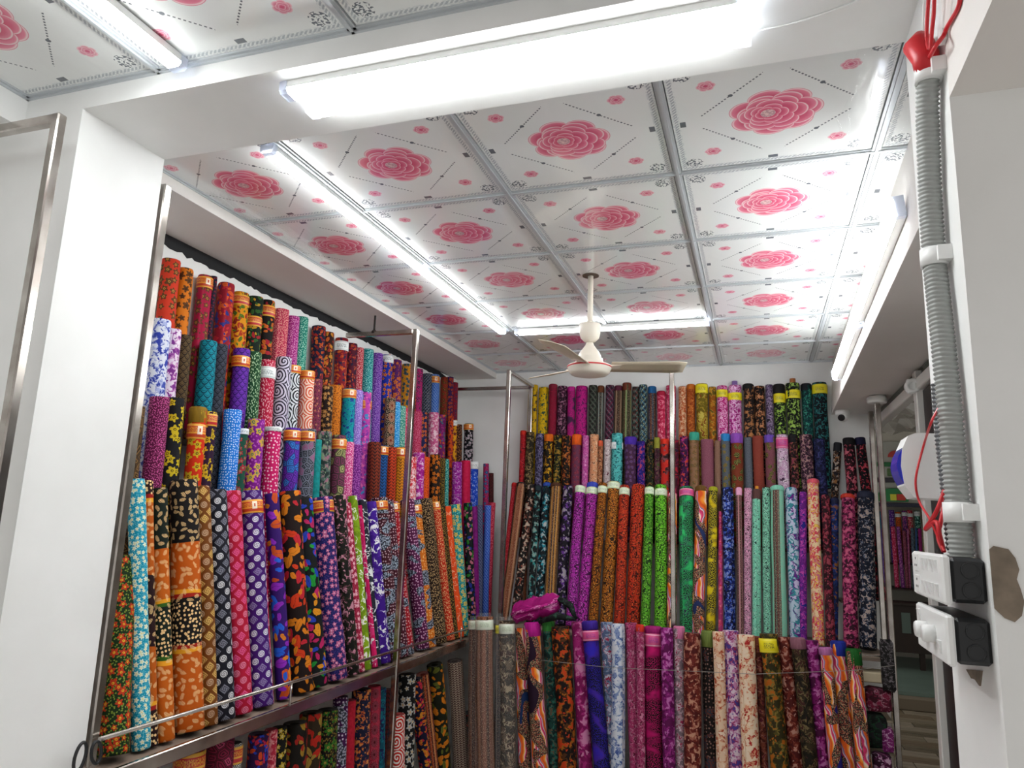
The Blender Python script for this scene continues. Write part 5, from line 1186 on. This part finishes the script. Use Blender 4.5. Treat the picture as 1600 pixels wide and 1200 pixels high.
# crumpled clear sheeting under the next room's ceiling
mb = MB(); nx, ny = 14, 16; rg = random.Random(3)
for j in range(ny+1):
    for i in range(nx+1):
        x = 2.35+1.6*i/nx; y = 3.9+3.0*j/ny; mb.v.append((x, y, 2.74-.14*j/ny*.4-.10*abs(math.sin(i*.9+j*.5))-rg.random()*.05))
for j in range(ny):
    for i in range(nx): q = j*(nx+1)+i; mb.face((q, q+1, q+nx+2, q+nx+1), None, False)
FILM = NB('crumpled_sheeting', .25); FILM.b.inputs['Alpha'].default_value = .75; FILM = FILM.col(lin('9A958C'))
tag(obj('plastic_sheet', mb, FILM), 'crumpled grey plastic sheeting under the next room ceiling', 'plastic sheet')

# ------------------------------------------------------------------ loose things
def lump(name, label, cat, c, s, mat, seed, par=None, amp=.12, rot=0, group=None, PW=.3):
    import bmesh
    bm = bmesh.new(); bmesh.ops.create_icosphere(bm, subdivisions=3, radius=1); rg = random.Random(seed); ph = [rg.uniform(0, 6) for _ in range(6)]
    for v in bm.verts:
        n = v.co.copy(); q = Vector([math.copysign(abs(t)**PW, t) for t in n])
        k = 1+amp*(math.sin(5*n.x+ph[0])*math.sin(4*n.z+ph[1])+.6*math.sin(9*n.x+7*n.z+ph[2])+.4*math.sin(11*n.y+8*n.z+ph[3]))
        v.co = Vector((q.x*s[0]*k, q.y*s[1]*k, q.z*s[2]*k))
    bmesh.ops.rotate(bm, cent=(0, 0, 0), matrix=Matrix.Rotation(rot, 3, 'Y'), verts=bm.verts)
    me = bpy.data.meshes.new(name); ul = bm.loops.layers.uv.new('UVMap')
    for f in bm.faces:
        f.smooth = True
        for l in f.loops: l[ul].uv = (l.vert.co.x+l.vert.co.y, l.vert.co.z)
    bm.to_mesh(me); bm.free(); me.materials.append(mat)
    o = link(name, me, par, c)
    return tag(o, label, cat, group) if par is None else o
PINK = fabric('mott', 40.0, ['A8147A', 'C82C94', 'E89ACC', '9A1070'])
bc = at(838, 950, 'Y', 2.83)
bun = thing('folded_cloth', 'crumpled magenta cloth bundle lying on the floor row rolls', 'cloth', loc=bc)
mb = MB(); n, m_ = 34, 12; rg = random.Random(5)
for j in range(m_+1):
    a = 2*math.pi*j/m_
    for i in range(n+1):
        t = i/n*2-1; e = (1-abs(t)**6)**.5 if abs(t) < 1 else 0
        k = 1+.12*math.sin(9*t+2*a)+.08*math.sin(23*t+a*3)
        mb.v.append((t*.155, math.cos(a)*.055*(.55+.45*e)*k, math.sin(a)*.068*(.35+.65*e)*k+.10*t*.42))
for j in range(m_):
    for i in range(n):
        q = j*(n+1)+i; mb.face((q, q+1, q+n+2, q+n+1), [(i*.003, j*.03), (i*.003+.003, j*.03), (i*.003+.003, j*.03+.03), (i*.003, j*.03+.03)], True)
obj('cloth_bundle', mb, PINK, bun)
obj('hem_fold', MB().tube([(-.15, -.052, -.045), (-.05, -.062, -.012), (.06, -.062, .02), (.15, -.05, .055)], [.008, .012, .012, .008], 10), PINK, bun)
DARKC = fabric('mott', 60.0, ['14181A', '1E2624', '3A5A4A', '2A2A30'])
mb = MB(); d0 = at(873, 935, 'Y', 2.80); d1_ = at(900, 968, 'Y', 2.78); d2 = at(842, 972, 'Y', 2.77)
mb.tube([d0, d0.lerp(d1_, .5)+Vector((.02, 0, .02)), d1_], [.016, .022, .01], 10); mb.tube([d1_, d1_.lerp(d2, .5)+Vector((0, -.01, .03)), d2], [.01, .024, .012], 10)
tag(obj('folded_cloth', mb, DARKC), 'dark green black cloth tucked beside the magenta bundle', 'cloth')
# scissors hung on the left post
sx = thing('scissors', 'black handled scissors hanging on the left rack post', 'scissors', loc=at(140, 1178, 'X', -.30))
def loop(cx, cz, a, b, r, tilt):
    P = []
    for i in range(25):
        t = 2*math.pi*i/24; y = a*math.cos(t); z = b*math.sin(t); P.append((0, cx+y*math.cos(tilt)-z*math.sin(tilt), cz+y*math.sin(tilt)+z*math.cos(tilt)))
    return MB().tube(P, r, 10, False)
obj('handle', loop(-.030, .0, .017, .036, .0045, -.15), BLACKP, sx); obj('handle', loop(.022, -.002, .016, .030, .0045, .25), BLACKP, sx)
for s_ in (-1, 1):
    obj('blade', MB().prism([(s_*.010, -.03), (s_*.004, -.05), (-s_*.006, -.16), (-s_*.001, -.05), (s_*.002, -.03)], 'X', -.001+s_*.002, .001+s_*.002), STEEL, sx, True)
# string across the floor row
tag(obj('string', MB().tube([(x_, 2.70-.004*math.sin(x_*5), z_) for x_, z_ in ((.18, .70), (.6, .695), (1.0, .715), (1.4, .735), (1.9, .80), (2.11, .845))], .0016, 6), plain('grey_string', '8A8680', .7)), 'thin grey string stretched before the floor row of rolls', 'string')
# packets between the floor row and the right post
def pk(name, label, cat, x, y, Y, sx_, sy_, sz_, mat, seed, amp=.05, rot=0): return lump(name, label, cat, at(x, y, 'Y', Y), (sx_/2, sy_/2, sz_/2), mat, seed, None, amp, rot)
side = thing('side_shelf', 'small pale shelf between floor row and right post', 'shelf')
for zz in (.72, .52, .35, .18): obj('board', MB().box(1.93, 2.93, zz-.012, 2.11, 3.3, zz), plain('pale_board', 'A89C86', .6), side)
p = at(1365, 1056, 'Y', 2.93); tag(obj('carton', MB().rbox(p.x-.07, 2.90, p.z-.03, p.x+.06, 3.05, p.z+.02, .004), plain('cream_carton', 'CFC2A2', .6)), 'cream carton lying on the side shelf', 'carton')
LACE = fabric('mott', 90.0, ['1A1818', '2A2828', '7A7478', '3A3638'])
pk('lace_bundle', 'black and white lace bundle hanging by the right post', 'lace', 1387, 1040, 2.865, .065, .045, .26, LACE, 11, .12)
pk('fabric_packet', 'maroon fabric packet in clear plastic beside the post', 'packet', 1372, 1092, 2.93, .13, .10, .12, fabric('mott', 50.0, ['4A1428', '6A1E3A', 'B08090', '8A2A4A']), 12)
pk('fabric_packet', 'dark green fabric packet low beside the floor row', 'packet', 1364, 1140, 2.92, .13, .10, .17, fabric('mott', 40.0, ['0E1412', '14241C', '1E4A30', '2A2A2E']), 13)
pk('fabric_packet', 'purple printed packet with a white tag by the post', 'packet', 1386, 1155, 2.90, .06, .07, .12, fabric('mott', 50.0, ['6A1E58', '8A3078', 'C8A0C0', '7A2468']), 14)
pk('fabric_packet', 'purple packet at the bottom edge by the post', 'packet', 1378, 1192, 2.88, .09, .08, .10, fabric('mott', 60.0, ['3A1430', '5A1E48', '8A4A78', 'C8A8C0']), 15)

# loose protective film still hanging from two ceiling sheets
def film(label, x0, x1, y0, y1, seed, sag):
    rg = random.Random(seed); mb = MB(); n, m2 = 18, 12; ph = [rg.uniform(0, 6) for _ in range(4)]
    for j in range(m2+1):
        for i in range(n+1):
            x, y = x0+(x1-x0)*i/n, y0+(y1-y0)*j/m2
            w = max(0, math.sin(i*1.1+ph[0]+.5*math.sin(j*.6)))**3+.6*max(0, math.sin(i*.37+j*.5+ph[1]))**4
            mb.v.append((x+.01*math.sin(j*1.3+ph[2]), y, 2.694-sag*w-.002*rg.random()))
    for j in range(m2):
        for i in range(n): q = j*(n+1)+i; mb.face((q, q+1, q+n+2, q+n+1), None, True)
    return tag(obj('plastic_film', mb, CLEAR), label, 'plastic film', 'films peeling from the ceiling')
film('wrinkled clear film on the ceiling beside the conduit', 1.70, 1.91, .0, .60, 4, .035)
film('wrinkled clear film on the ceiling at left edge', -.50, -.38, .30, .95, 9, .03)
